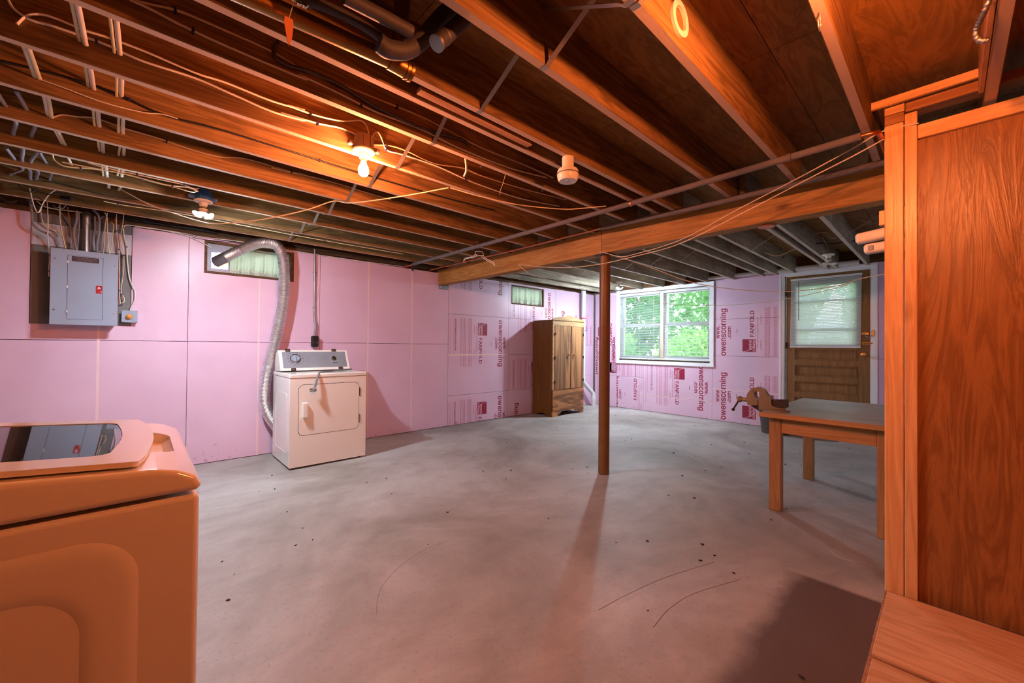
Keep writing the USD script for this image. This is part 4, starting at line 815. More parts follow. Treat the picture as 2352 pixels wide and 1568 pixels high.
part(dp_, 'plate_print', on_p(moved(rects([(a_, b_, c_, d_) for a_, b_, c_, d_ in rr]), (0, 0, .0048))), 'plate_ink', smooth=False, kind='stuff')
st = part(dp_, 'warning_sticker', on_p(moved(ext(rrect(-.2765, 1.609, -.2395, 1.674, .003), .0012), (0, 0, .0025))), 'sticker_red', smooth=False, label='red sticker with small pale print')
part(st, 'sticker_print', on_p(moved(rects([(-.265, -.252, 1.656, 1.664), (-.268, -.248, 1.650, 1.653), (-.266, -.25, 1.645, 1.648), (-.247, -.243, 1.618, 1.632)]), (0, 0, .004))), 'white_paint', smooth=False, kind='stuff')
for x, z in ((-.51, 1.873), (-.51, 1.457), (-.165, 1.855), (-.165, 1.446)): part(ep, 'screw', lathe([(0, 0), (.006, 0), (.005, .004), (0, .005)], 12, (x, PF, z), '-y'), 'steel')
cd = thing('conduit', 'thick grey service conduit rising from the top of the breaker panel', 'conduit', (-.346, 4.96, 1.94))
part(cd, 'conduit_pipe', cat(rod((-.346, 4.965, 1.945), (-.346, 4.965, 2.20), .0245, 24)), 'galvanised')
part(cd, 'conduit_elbow', cat(rod((-.346, 4.965, 2.195), (-.346, 4.965, 2.222), .030, 24), tube(spline([(-.346, 4.965, 2.215), (-.346, 4.965, 2.26), (-.346, 4.99, 2.285), (-.346, 5.04, 2.286)], 6), .027, 20)), 'galvanised')
ob = thing('outlet_box', 'small grey outlet box beside the breaker panel with an orange plug in it', 'outlet', (-.07, 5.0, 1.376))
part(ob, 'box_body', box(-.116, -.02, WY-.045, WY-.0, 1.379, 1.48, .004), 'painted_metal_grey'); part(ob, 'box_cover', box(-.121, -.016, WY-.05, WY-.0455, 1.376, 1.483, .002), 'painted_metal_grey')
for x, z in ((-.112, 1.384), (-.025, 1.384), (-.112, 1.475), (-.025, 1.475)): part(ob, 'screw', lathe([(0, 0), (.004, 0), (0, .003)], 10, (x, WY-.05, z), '-y'), 'steel')

# ------------------------------------------------------------------ cables
def cable(label, pts, r, m, flat=None, n=8, name='cable', clips=(), rib=False, cat_='cable'):
    """pts are 3-D points; clips are fractions of the length where a blue staple sits"""
    c = spline(pts, 7); ce_ = c.mean(0)
    if rib:
        L_ = np.concatenate([[0], np.cumsum(np.linalg.norm(np.diff(c, axis=0), axis=1))]); s_ = np.arange(0, L_[-1], .0035)
        c = np.stack([np.interp(s_, L_, c[:, i]) for i in range(3)], 1); r = r*(1+.10*np.where(np.arange(len(s_)) % 4 < 2, 1, -1))
    body = tube(c, r, n, flat=flat)
    t = thing(name, label, cat_, c[0] if c[0][2] < c[-1][2] else c[-1])
    part(t, 'sheath', body, m, smooth=60)
    for f in clips:
        i = min(int(f*(len(c)-1)), len(c)-2); d = c[i+1]-c[i]; d /= np.linalg.norm(d); rr_ = float(np.max(r))
        o = c[i]; u = np.array([0, 0, 1.]) if abs(d[2]) < .8 else np.array([0, 1., 0]); w = np.cross(d, u); w /= np.linalg.norm(w); u = np.cross(w, d)
        part(t, 'staple', frame_map(box(-.004, .004, -rr_*1.25, rr_*1.25, -rr_*1.7, rr_*1.7, .001), o, d, w, u), 'staple_blue')
    return t
Y_ = lambda y, *ps: [HY(a, b, y) for a, b in ps]
fA = lambda pts, y, s=500/1960, o=(0, 400): [HY(o[0]+a*s, o[1]+b*s, y) for a, b in pts]     # traced on the crop of the panel
PY = 4.95
cable('armoured grey cable curving onto the breaker panel at its upper corner', fA([(265, 180), (285, 330), (300, 450), (370, 510), (450, 545), (500, 590), (524, 660)], 4.93), .0085, 'cable_grey', rib=True)
cable('white cable running down the side of the breaker panel to a loose end', fA([(425, 250), (432, 400), (430, 560), (438, 640), (445, 760), (440, 860), (440, 920)], 4.90), .0065, 'cable_white', flat=.5, clips=(.62, .88))
cable('cream cable entering the breaker panel beside the copper-coloured wire', fA([(540, 270), (540, 400), (555, 510), (575, 600), (590, 668)], PY), .0085, 'cable_cream', flat=.5)
cable('copper-coloured wire entering the top of the breaker panel', fA([(605, 290), (625, 400), (640, 530), (655, 610), (658, 680)], PY), .004, 'copper_wire', n=6)
cable('grey armoured cable close beside the thick conduit, nearer the copper wire', fA([(690, 330), (690, 420), (665, 500), (668, 580), (690, 685)], PY), .0085, 'cable_grey')
cable('slim armoured cable against the thick conduit', fA([(712, 350), (712, 470), (705, 560), (695, 690)], PY), .0055, 'cable_grey', rib=True)
cable('thick grey cable bending over just past the thick conduit', fA([(840, 320), (885, 370), (895, 440), (890, 540), (875, 610), (873, 700)], PY), .0085, 'cable_grey')
cable('short grey cable hanging between the conduit and the bent grey cable', fA([(855, 380), (858, 520), (865, 620), (885, 700), (890, 705)], 4.975), .0065, 'cable_grey')
cable('cream cable joining the twisted pair above the breaker panel', fA([(965, 350), (945, 470), (940, 600), (930, 710)], PY), .0085, 'cable_cream', flat=.5)
cable('white cable crossing the cream one above the breaker panel', fA([(945, 345), (965, 400), (968, 520), (975, 640), (985, 716)], 4.945), .007, 'cable_white', flat=.5)
cable('cream cable looping over and back into the breaker panel top', fA([(1000, 430), (1022, 460), (1015, 540), (1005, 640), (990, 716)], PY), .007, 'cable_cream', flat=.5)
cable('orange cable dropping beside the breaker panel', fA([(1035, 390), (1045, 490), (1065, 560), (1078, 640), (1072, 800), (1068, 1000), (1070, 1150)], 4.985), .006, 'cable_orange', flat=.5)
cable('white cable strapped beside the orange one at the panel edge', fA([(1050, 360), (1048, 480), (1060, 590), (1074, 720), (1078, 900), (1076, 1050), (1082, 1165)], 4.975), .0065, 'cable_white', flat=.5, clips=(.22, .47, .84))
cable('cream cable bowing out at the breaker panel side and back under it', fA([(1115, 360), (1100, 480), (1085, 570), (1100, 660), (1115, 730), (1110, 900), (1090, 1040), (1118, 1120), (1110, 1155), (1062, 1160)], 4.985), .007, 'cable_cream', flat=.5, clips=(.45, .72))
cable('thin white cord dropping to the orange plug in the grey outlet box', fA([(1900, 660), (1700, 560), (1450, 500), (1250, 470), (1150, 458), (1115, 475), (1118, 560), (1140, 640), (1145, 760), (1160, 900), (1180, 980), (1215, 1050), (1210, 1140), (1180, 1200), (1165, 1260)], 5.0), .0045, 'cable_white', clips=(.37, .52))
op = fA([(1162, 1282)], 4.955)[0]; part('/World/outlet_box', 'orange_plug', lathe([(0, 0), (.019, 0), (.021, .012), (.016, .022), (.008, .03), (0, .03)], 18, (op[0], 4.975, op[2]), '-y'), 'plug_orange', label='orange plug')
cable('white cable sagging in a loop below the joists over the breaker panel', fA([(265, 120), (290, 230), (320, 320), (350, 340), (400, 240), (470, 160), (600, 105), (720, 90), (815, 70)], 4.6), .0065, 'cable_white', flat=.6)
# the tangle where cables gather above the panel
rt = np.random.default_rng(21)
tangle = [('black coaxial cable sweeping over the breaker panel corner', 'cable_black', .0035, [(0, 10), (180, 80), (420, 180), (520, 165), (640, 200), (760, 240)], 4.55), ('black coaxial cable looping in a small coil near the picture edge', 'cable_black', .0035, [(170, 30), (165, 90), (240, 160), (330, 130), (300, 40), (220, 20)], 4.5),
  ('dark cable running along the wall top toward the small window', 'cable_black', .004, [(240, 230), (330, 290), (400, 270), (330, 200), (260, 240)], 4.6), ('dark grey cable arcing low beside the white loop', 'cable_black', .0035, [(0, 200), (60, 245), (120, 250), (150, 235)], 4.55),
  ('pale cable along the last joist toward the lamp on the blue box', 'cable_cream', .005, [(330, 240), (430, 300), (700, 340), (820, 370)], 4.98), ('black cable stapled to the joist face past the breaker panel', 'cable_black', .0035, [(380, 60), (560, 90), (780, 150), (1010, 200), (1300, 240), (1700, 300)], 4.31),
  ('thin grey wire hanging from the black splice', 'cable_grey', .003, [(585, 225), (590, 280), (560, 310), (540, 290), (520, 300)], 4.72), ('grey cable dropping behind the white loop', 'cable_grey', .006, [(480, 280), (560, 360), (600, 420), (640, 480), (650, 560)], 5.0), ('cream cable crossing the top of the bare boards', 'cable_cream', .005, [(365, 300), (380, 420), (440, 480), (520, 520), (555, 560)], 4.99),
  ('black cable bundle leaving along the sill toward the window', 'cable_black', .006, [(950, 360), (1100, 390), (1300, 430), (1600, 470), (1900, 510)], 5.035), ('second black cable lying on the sill plate', 'cable_black', .005, [(1000, 370), (1180, 385), (1400, 440), (1700, 490), (1960, 530)], 5.03), ('dark cable hooked down over the bare boards', 'cable_grey', .006, [(905, 400), (935, 380), (950, 400), (935, 470), (910, 560), (900, 690)], 4.985)]
for l_, m_, r_, p_, y_ in tangle: cable(l_, fA(p_, y_), r_, m_)
sp_ = fA([(590, 215)], 4.70)[0]; single('cable_splice', 'small black lump of taped cable splice over the breaker panel', 'cable splice', rbox(sp_[0]-.03, sp_[0]+.03, 4.68, 4.72, sp_[2]-.018, sp_[2]+.014, .01), 'black_plastic')
# cables threaded through the joists, in runs across the ceiling
runs = {}
def threaded(label, spots, r, m, flat=None, sag=.02):
    """spots: pixel of each hole on the near face of the joist (index into near_y)"""
    h = HY(spots[0][1], spots[0][2], near_y[spots[0][0]]-.038); P = [h+[-.004, -.2, .0]] if spots[0][0] >= jc else [h+[-.012, -.355, .035], h+[-.004, -.2, .02]]
    for j, px, py in spots:
        h = HY(px, py, near_y[j]-.038); P += [h+[0, -.02, .0], h+[0, .058, .0]]
        P.append(h+[0, .058+.17, sag*-.0+.012])
    return cable(label, P[:-1], r, m, flat=flat)
J0 = 11                                                      # near_y[11] is the joist just above the camera's left; 12 is the one carrying the bulb
def idx(y): return int(np.argmin([abs(v-y) for v in near_y]))
ja, jb, jc, jd, je, jf = [idx(v) for v in (2.32, 2.732, 3.136, 3.547, 3.953, 4.36)]
threaded('white cable threaded through the joists, in the run farthest from the picture edge', [(ja, 275, 124), (jb, 279, 222), (jc, 282, 306), (jd, 284, 357), (je, 280, 405), (jf, 274, 437)], .0085, 'cable_white', .5)
threaded('cream cable threaded through the joists close beside the farthest white run', [(ja, 262, 120), (jb, 268, 221), (jc, 272, 304), (jd, 273, 357), (je, 270, 403)], .0055, 'cable_cream', .5)
threaded('white cable threaded through the joists in the middle run', [(ja, 196, 102), (jb, 215, 205), (jc, 228, 290), (jd, 237, 350), (je, 246, 405), (jf, 250, 432)], .009, 'cable_white', .5)
threaded('cream cable threaded through the joists beside the middle white run', [(ja, 182, 94), (jb, 203, 200), (jc, 217, 288), (jd, 228, 347), (je, 237, 403)], .0055, 'cable_cream', .5)
threaded('cream cable threaded through the joists left of the middle run', [(jb, 91, 182), (jc, 119, 270), (jd, 149, 333)], .0085, 'cable_cream', .5)
threaded('white cable threaded through the joists alongside the left cream run', [(jb, 80, 177), (jc, 111, 266), (jd, 142, 330), (je, 164, 378)], .007, 'cable_white', .5)
threaded('thick grey cable threaded through the joists nearest the picture edge', [(jc, 12, 243), (jd, 32, 309), (je, 52, 369), (jf, 71, 411)], .009, 'cable_grey')
threaded('grey armoured cable threaded through the joists, second from the picture edge', [(jc, 60, 250), (jd, 74, 314), (je, 72, 372), (jf, 85, 411)], .009, 'cable_grey')
threaded('grey cable crossing only the last gaps above the breaker panel', [(je, 34, 366), (jf, 25, 402)], .008, 'cable_grey')
threaded('slim grey cable threaded through the last joists, short of the middle run', [(je, 106, 374), (jf, 115, 413)], .0075, 'cable_grey')
# cables stapled along the joist faces
f0 = lambda pts, y, s=700/2350, o=(0, 0): [HY(o[0]+a*s, o[1]+b*s, y) for a, b in pts]
fa = lambda j: near_y[j]-.038-.007
iz = idx(1.911)
cable('pair of tan cables stapled high along the joist over the bulb, upper one', f0([(1010, 0), (1140, 30), (1390, 90), (1700, 220), (2080, 390), (2350, 545)], fa(iz))+f0([(580, 640), (900, 765), (1220, 895), (1400, 985), (1700, 1140), (2000, 1260), (2250, 1370)], fa(iz), o=(600, 0)), .0065, 'cable_tan', flat=.7, clips=(.16, .62))
cable('pair of tan cables stapled high along the joist over the bulb, lower one', f0([(1000, -5), (1200, 90), (1390, 190), (1800, 380), (2350, 610)], fa(iz))+f0([(300, 580), (600, 720), (900, 870), (1220, 990), (1500, 1130), (1900, 1290), (2200, 1370)], fa(iz), o=(600, 0)), .0065, 'cable_tan', flat=.7, clips=(.22, .6))
cable('ribbed armoured cable lying on the joist between the tan cables', [HY(655, 88, fa(iz)+.0)]+f0([(150, 300), (100, 370), (110, 440), (200, 500), (400, 560), (600, 650), (900, 830), (1200, 970), (1450, 1050), (1560, 1080), (1610, 1130)], fa(iz)-.012, o=(600, 0)), .0075, 'cable_dark', rib=True)
cable('orange-lit flat cable looping onto the top of the bulb box', f0([(60, -5), (110, 70), (230, 150), (420, 205), (640, 280)], fa(ja))+f0([(830, 350), (1100, 470), (1500, 600), (1800, 730), (2100, 860), (2350, 930)], fa(ja))+f0([(150, 870), (435, 950), (620, 990), (760, 1055)], fa(ja), o=(600, 0)), .0065, 'cable_white', flat=.7, clips=(.33, .86))
cable('white flat cable stapled just above the bulb and curving into its box', f0([(130, 185), (200, 125), (300, 110), (420, 140), (640, 230), (820, 285), (1100, 390), (1500, 560), (1750, 640), (2100, 780), (2350, 850)], fa(ja))+f0([(200, 810), (360, 870), (500, 910), (640, 935), (760, 930), (810, 970), (838, 1070)], fa(ja), o=(600, 0)), .0065, 'cable_white', flat=.7, clips=(.32, .72))
cable('tan cable leaving the bulb box along the joist toward the girder', f0([(855, 1075), (870, 1030), (900, 1020), (925, 1060), (950, 1130), (985, 1165), (1100, 1195), (1350, 1280), (1550, 1370), (1700, 1430), (2000, 1530), (2300, 1590)], fa(ja), o=(600, 0)), .0055, 'cable_white', flat=.7, clips=(.42, .75))
cable('orange-lit cable running straight from the bulb box along the joist', f0([(870, 1115), (1000, 1125), (1120, 1165), (1330, 1260), (1550, 1295), (1700, 1355), (2000, 1450), (2350, 1540)], fa(ja), o=(600, 0)), .0055, 'cable_tan', flat=.7, clips=(.12, .6))
cable('black cable stapled along the joist below the bulb', f0([(-10, 470), (250, 530), (600, 620), (930, 735), (1150, 840), (1380, 920), (1700, 1000), (2350, 1200)], fa(jb))+f0([(0, 1110), (400, 1220), (900, 1375), (1480, 1540), (1800, 1620)], fa(jb), o=(600, 0))[1:], .0055, 'cable_black', clips=(.3, .75))
cable('thin pink-lit cord slanting across the joist face to the staple', f0([(305, 610), (500, 680), (800, 790), (1100, 865), (1250, 880), (1370, 915)], fa(jb)-.004), .0028, 'cable_white')
cable('orange-lit cable curving along the joist left of the blue box lamp', f0([(405, 905), (480, 885), (600, 900), (730, 910), (880, 960)], fa(jc))+f0([(960, 990), (1200, 1060), (1500, 1160), (1700, 1210), (1900, 1225), (2250, 1325), (2350, 1345)], fa(jc))+f0([(80, 1290), (240, 1330), (500, 1390), (800, 1480), (1000, 1540)], fa(jc), o=(600, 0)), .0065, 'cable_tan', flat=.7, clips=(.4, .72))
cable('cream cable curling round and running to the lamp on the blue box', f0([(405, 1195), (420, 1235), (480, 1275), (560, 1290), (710, 1300), (850, 1320), (1000, 1350), (1250, 1420), (1450, 1445), (1520, 1475)], fa(jd)-.0)+[np.array([.29, 3.80, 2.345])], .0065, 'cable_cream', flat=.6, clips=(.35, .65))
cable('second cream cable running into the lamp on the blue box', f0([(480, 1250), (640, 1280), (900, 1330), (1050, 1365), (1300, 1430), (1480, 1480)], fa(jd)-.016)+[np.array([.30, 3.80, 2.335])], .0055, 'cable_cream', flat=.6, clips=(.7,))
cable('white cable stapled above the cream ones at the blue box lamp', f0([(680, 1255), (800, 1290), (960, 1325), (1310, 1400), (1420, 1425), (1500, 1455)], fa(jd)-.03)+[np.array([.31, 3.80, 2.355])], .0055, 'cable_white', flat=.6, clips=(.4, .68))
cable('long yellowish cable stapled along the last joist behind the lamps', [HY(a, b, near_y[jf]-.045) for a, b in ((238, 462), (290, 472), (400, 488), (545, 515), (650, 535), (760, 555), (860, 572), (925, 583))], .0055, 'cable_cream', flat=.7, clips=(.12, .7))
cable('thin white cable along the wall top above the small window', [HY(a, b, 5.0) for a, b in ((310, 520), (400, 532), (470, 545), (540, 553), (600, 562), (700, 580), (820, 598), (935, 613))], .004, 'cable_white', clips=(.26,))
cable('dark wires running along the wall top past the conduit', [HY(a, b, 5.015) for a, b in ((400, 535), (470, 550), (560, 560), (700, 578), (820, 595), (940, 612))], .003, 'cable_black')

# ------------------------------------------------------------------ things fixed to or hung from the ceiling
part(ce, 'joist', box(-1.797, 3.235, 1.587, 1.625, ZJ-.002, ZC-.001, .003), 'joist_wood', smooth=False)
part(ce, 'batten', box(.865, 1.545, 1.525, 1.562, ZJ-.004, ZJ+.016, .002), 'rail_wood_dark2', smooth=False)
part(ce, 'blocking', box(1.395, 1.52, 1.459, 1.43, ZJ+.05, ZC-.002), 'joist_wood', smooth=False) if False else None
def strap(x, ya, yb, w=.022, up_first=True, th=.0016):
    """flat steel bridging strap from the underside of the joist side ya to the top of the joist side yb"""
    P = [np.array([x, ya+(.03 if yb < ya else -.03), ZJ-.004]), np.array([x, ya, ZJ-.005]), np.array([x, ya+(yb-ya)*.06, ZJ+.012]), np.array([x, yb, ZC-.02])]
    V, F = [], []
    for p in P:
        for dx in (-w/2, w/2): V.append(p+[dx, 0, 0])
    for p, q in zip(P, [np.array([0, 0, th])]*4):
        for dx in (-w/2, w/2): V.append(p+q+[dx, 0, 0])
    n = len(P)*2
    for i in range(len(P)-1):
        a, b, c, d = 2*i, 2*i+1, 2*i+3, 2*i+2
        F += [(a, b, c), (a, c, d), (n+a, n+c, n+b), (n+a, n+d, n+c), (a, d, n+d), (a, n+d, n+a), (b, n+c, c), (b, n+b, n+c)]
    return trimesh.Trimesh(np.array(V), F, process=False)
ny = [.2987, .698, 1.093, 1.5, 1.911, 2.32, 2.732, 3.136, 3.547, 3.953, 4.36, 4.766]
for a_, b_ in zip(ny[:-1], ny[1:]):
    if a_ == 1.5: part(ce, 'bridging_strap', strap(1.147, b_-.038, 1.6255), 'strap_steel', smooth=False); continue
    part(ce, 'bridging_strap', strap(1.147, b_-.038, a_+.0005), 'strap_steel', smooth=False)
    if b_ < 1.4 or a_ > 2.9: part(ce, 'bridging_strap', strap(1.118, a_, b_-.0385), 'strap_steel', smooth=False)
fy = [.33, .733, 1.14, 1.53, 1.925, 2.337, 2.745, 3.136, 3.525, 3.95, 4.39]
for a_, b_ in zip(fy[:-1], fy[1:]):
    if a_ in (.733, 1.53): continue
    part(ce, 'bridging_strap', strap(5.01, b_-.038, a_+.0005, .012), 'strap_steel', smooth=False); part(ce, 'bridging_strap', strap(4.985, a_, b_-.0385, .012), 'strap_steel', smooth=False)
sd = thing('smoke_detector', 'round white smoke detector mounted below a wooden joist', 'smoke detector', (1.80, 1.49, 2.15))
part(sd, 'mounting_block', rod((1.80, 1.487, 2.286), (1.80, 1.487, 2.212), .034, 20), 'white_plastic')
part(sd, 'detector_body', lathe([(0, .066), (.056, .066), (.06, .058), (.062, .034), (.058, .012), (.05, .0), (0, -.002)], 36, (1.80, 1.487, 2.148)), 'white_plastic')
part(sd, 'vent_ring', lathe([(.0615, .038), (.0632, .038), (.0632, .043), (.0615, .043)], 36, (1.80, 1.487, 2.148)), 'pipe_foam')
part(sd, 'test_button', box(1.782, 1.802, 1.472, 1.492, 2.1435, 2.147, .001), 'painted_metal_grey')
bp = thing('drain_pipe', 'fat brassy drain pipe strapped along a joist, ending in a ribbed coupling', 'pipe', (.4, 1.41, 2.24))
e0, e1, e2 = HY(600, 5, 1.41), HY(905, 143, 1.41), HY(944, 166, 1.41)
part(bp, 'pipe', rod(e0+(e0-e1)*.6, e1, .0285, 24), 'brass_pipe'); part(bp, 'coupling', cat(rod(e1-[.02, 0, 0], e2, .0335, 24), rod(e2-[.028, 0, .0], e2-[.020, 0, 0], .036, 24), rod(e2-[.012, 0, .0], e2, .036, 24)), 'brass_pipe')
part(bp, 'vent_riser', rod(e2-[.05, 0, -.02], e2+[-.05, -.02, ZC-e2[2]-.002], .03, 20), 'brass_pipe')
def hose(label, pts, y, r, m='hose_black', up=True):
    P = [HY(a, b, y) for a, b in pts]; P = [np.array([p[0], p[1], min(p[2], ZC-.004)]) for p in P]
    t = thing('insulated_hose', label, 'hose', P[-1]); part(t, 'hose_sleeve', tube(spline(P, 10), r, 20), m, smooth=50); return t, P
t_, P_ = hose('thick black insulated hose bending down in a U below the joists', [(1046, 2), (1012, 42), (972, 88), (935, 114), (892, 113), (870, 98)], 1.28, .030)
t_, P_ = hose('thick black insulated hose ending in clamped rings beside the U bend', [(1096, 12), (1051, 58), (1004, 99)], 1.20, .027)
d_ = (P_[-1]-P_[-2]); d_ /= np.linalg.norm(d_); part(t_, 'hose_clamp', rod(P_[-1]-d_*.004, P_[-1]+d_*.006, .0285, 20), 'galvanised'); part(t_, 'hose_clamp', rod(P_[-1]-d_*.05, P_[-1]-d_*.042, .0285, 20), 'galvanised')
hose('thin dark metal pipe dipping toward the U bend of the black hose', [(690, -4), (740, 12), (794, 36), (840, 62), (880, 92), (900, 106)], 1.335, .016, 'hose_black')
hose('upper dark hose high between the joists, behind the U bend', [(790, -8), (840, 18), (890, 44), (945, 74)], 1.22, .021)
vh = thing('valve_handle', 'round dark metal valve handle with an orange wooden tag hung from it', 'valve', HY(682, 16, 1.36))
vc = HY(682, 14, 1.355)
star = so.unary_union([sg.Point(.019*math.cos(q), .019*math.sin(q)).buffer(.0085) for q in np.linspace(0, 2*np.pi, 8)[:-1]]+[sg.Point(0, 0).buffer(.019).difference(sg.Point(0, 0).buffer(.012)), sg.box(-.018, -.003, .018, .003), sg.Point(0, 0).buffer(.006)])
part(vh, 'handwheel', frame_map(ext(star, .008), vc+[0, -.02, 0], (1, 0, 0), (0, .5, .866), (0, -.866, .5)), 'chrome'); part(vh, 'valve_stem', rod(vc+[0, -.016, 0], vc+[0, .022, .03], .008, 12), 'brass')
ta, tb = HY(663, 42, 1.355), HY(668, 106, 1.355)
part(vh, 'wooden_tag', frame_map(ext(sg.Polygon([(-.011, 0), (.011, 0), (.013, -.02), (.009, -.06), (.001, ta[2]*0-.085), (-.005, -.06), (-.013, -.02)]), .003), ta, (1, 0, 0), (0, 0, 1), (0, -1, 0)), 'tag_orange', label='orange wooden tag'); part(vh, 'tag_string', rod(ta+[0, -.0015, -.004], vc+[-.012, -.02, 0], .0012, 6), 'rope')
rg_ = thing('plastic_ring', 'flat white plastic ring hung against the side of a joist overhead', 'ring', (1.41, .655, 2.31))
part(rg_, 'ring', frame_map(ext(sg.Point(0, 0).buffer(.062, quad_segs=16).difference(sg.Point(0, 0).buffer(.041, quad_segs=16)), .011), (1.41, .659, 2.378), (1, 0, 0), (0, 0, 1), (0, -1, 0)), 'white_plastic', smooth=30)
hk = lambda label, x, y, s, m='steel': single('hook', label, 'hook', tube(spline([(x, y, ZJ+.001), (x, y, ZJ-.012*s), (x+.006*s, y, ZJ-.02*s), (x+.0, y, ZJ-.032*s), (x-.01*s, y, ZJ-.03*s), (x-.012*s, y, ZJ-.022*s)], 6), .0016*s**.5, 8), m)
hk('large bent wire hook under the joist next to the stair partition', 1.60, .28, 2.0, 'strap_steel'); hk('small cup hook under the joist beside the bent cable', 1.486, 1.892, .8); hk('small cup hook under the joist past the dangling string', 2.02, 1.892, .8)
cable('short white cable end bent down between two joists', [HY(1069, 362, 2.0), HY(1071, 390, 2.05), HY(1066, 404, 2.15)], .007, 'cable_white')
hb = HZ(1161, 400, ZJ); single('string', 'thin loose string dangling from a joist near the smoke detector', 'string', tube(spline([hb, hb+[-.012, .01, -.06], hb+[-.03, .02, -.12], hb+[-.022, .02, -.13]], 5), .0013, 6), 'rope')
fl = [HX(2275, -6, 1.93), HX(2262, 24, 1.95), HX(2247, 55, 2.0), HX(2241, 76, 2.02), HX(2249, 92, 2.02), HX(2272, 93, 2.02)]
cable('short armoured flexible conduit curling beside the joist over the partition', fl, .0085, 'galvanised', rib=True, cat_='conduit', name='flexible_conduit')
single('joist_side_board', 'narrow pale board nailed to the joist above the stair partition', 'board', box(1.2, 2.66, -.1065, -.09, 2.31, 2.50, .002), 'rail_wood_dark2', smooth=False)
single('copper_disc', 'small shiny copper disc under the edge of the girder', 'disc', lathe([(0, 0), (.05, 0), (.055, .006), (.05, .0105), (0, .0105)], 32, (3.27, .875, 2.0585)), 'copper')
wc = thing('wall_conduit', 'thin metal conduit running down the plain pink wall to a black outlet above the dryer', 'conduit', (1.49, 4.995, 1.17))
part(wc, 'conduit_pipe', tube(spline([(1.483, 5.002, 2.30), (1.486, 5.002, 2.0), (1.487, 5.002, 1.53), (1.50, 4.99, 1.42), (1.491, 4.99, 1.29)], 6), .0105, 14), 'galvanised')
for z in (2.03, 1.62): part(wc, 'conduit_strap', box(1.468, 1.512, 5.006, 5.0115, z-.008, z+.008, .001), 'strap_steel')
part(wc, 'outlet_body', rbox(1.452, 1.528, 4.955, 5.005, 1.165, 1.292, .012), 'black_plastic', label='black outlet housing'); part(wc, 'outlet_socket', cat(*[box(1.49+o, 1.496+o, 4.9525, 4.956, 1.205, 1.225, .0005) for o in (-.02, .016)]), 'cable_grey')
wf = thing('wall_fixture', 'white plastic fixture with two rounded arms poking out past the orange stud', 'fixture', (2.83, .22, 1.69))
part(wf, 'mounting_block', box(2.80, 2.838, .05, .243, 1.838, 1.912, .002), 'stud_wood', label='orange-lit wood block')
for z0, z1, y1, tl in ((1.757, 1.812, .337, 10), (1.698, 1.75, .303, 5)):
    part(wf, 'arm', rot(rbox(2.79, 2.85, .03, y1, z0, z1, .016), -tl*.6, [1, 0, 0], (2.82, y1, (z0+z1)/2)), 'white_plastic', smooth=40)
part(wf, 'arm_recess', box(2.786, 2.7925, .262, .284, 1.712, 1.738, .003), 'painted_metal_grey')
part(wf, 'support_bracket', box(2.80, 2.838, -.3, .052, 1.70, 1.90, .003), 'stud_wood')
# clothes hanger
hg = thing('clothes_hanger', 'pale plastic clothes hanger hooked over the foam-insulated pipe', 'hanger', HX(1100, 600, 2.62))
g4 = lambda *ps: [HX(1000+a*.07653, 560+b*.07653, 2.62) for a, b in ps]
part(hg, 'wire_hook', tube(spline([HX(1097, 553, 2.6)+[0, 0, .0]]+g4((1262, 70), (1275, 120), (1305, 160), (1318, 215)), 6), .0022, 8), 'steel')
part(hg, 'neck_frame', tube(spline(g4((1200, 310), (1195, 290), (1210, 235), (1240, 228), (1390, 238), (1420, 250), (1440, 330), (1435, 352), (1330, 345), (1210, 325), (1198, 305)), 5), .0032, 8), 'hanger_plastic')
for ps in (((1195, 315), (1150, 360), (1060, 390), (960, 410), (880, 440), (845, 500), (848, 530)), ((1250, 345), (1190, 385), (1100, 408), (950, 440), (890, 465), (862, 510), (852, 530)), ((1440, 345), (1480, 400), (1560, 455), (1680, 520), (1760, 570), (1785, 620), (1780, 650)), ((1370, 350), (1430, 415), (1520, 480), (1650, 550), (1730, 595), (1765, 650), (1778, 655))):
    part(hg, 'arm', tube(spline(g4(*ps), 5), .0034, 8), 'hanger_plastic')
# clothes lines
def HV(px, py, A, B):
    """the pixel's ray met with the upright plane through A and B (plan points)"""
    d = ray(px, py); n = np.array([B[1]-A[1], A[0]-B[0]]); return EYE+d*((n@np.array(A[:2]))/(n@d[:2]))
def line(label, pts, A, B, r=.0036, name='clothesline', tail=()):
    return cable(label, [HV(p[0], p[1], A, B) for p in pts]+list(tail), r, 'rope', name=name, cat_=name)
line('upper of two clotheslines rising from the girder to the stair partition', [(1378, 581), (1388, 580), (1424, 589), (1456, 584), (1560, 552), (1700, 478), (1850, 400), (1960, 340), (2031, 300), (2110, 283)], (3.163, 2.22), (2.69, .094))
line('lower of two clotheslines rising from the girder to the stair partition', [(1192, 608), (1250, 613), (1310, 614), (1380, 606), (1456, 589), (1560, 560), (1700, 492), (1850, 414), (1960, 358), (2031, 319)], (3.163, 3.32), (2.69, .2))
E3 = HX(2031, 629, 4.6)[:2]; line('clothesline sagging from the post across to the far side past the door', [(1394, 585), (1435, 595), (1500, 616), (1563, 640), (1627, 656), (1720, 667), (1818, 669), (1930, 655), (2031, 629)], HX(1394, 585, 3.305)[:2], E3, tail=[(4.9, -1.0, 1.98), (5.1, YR+.002, 2.0)])
EC = HX(1346, 664, 6.1)
cable('clothesline running from the girder to the far corner by the drain pipe', [HX(1192, 608, 3.163), HX(1204, 619, 3.16), HX(1222, 630, 3.30), HV(1262, 643, (3.3, 3.25), EC), HV(1310, 655, (3.3, 3.25), EC), EC, (6.40, 5.0, 2.285)], .0036, 'rope', name='clothesline', cat_='clothesline')
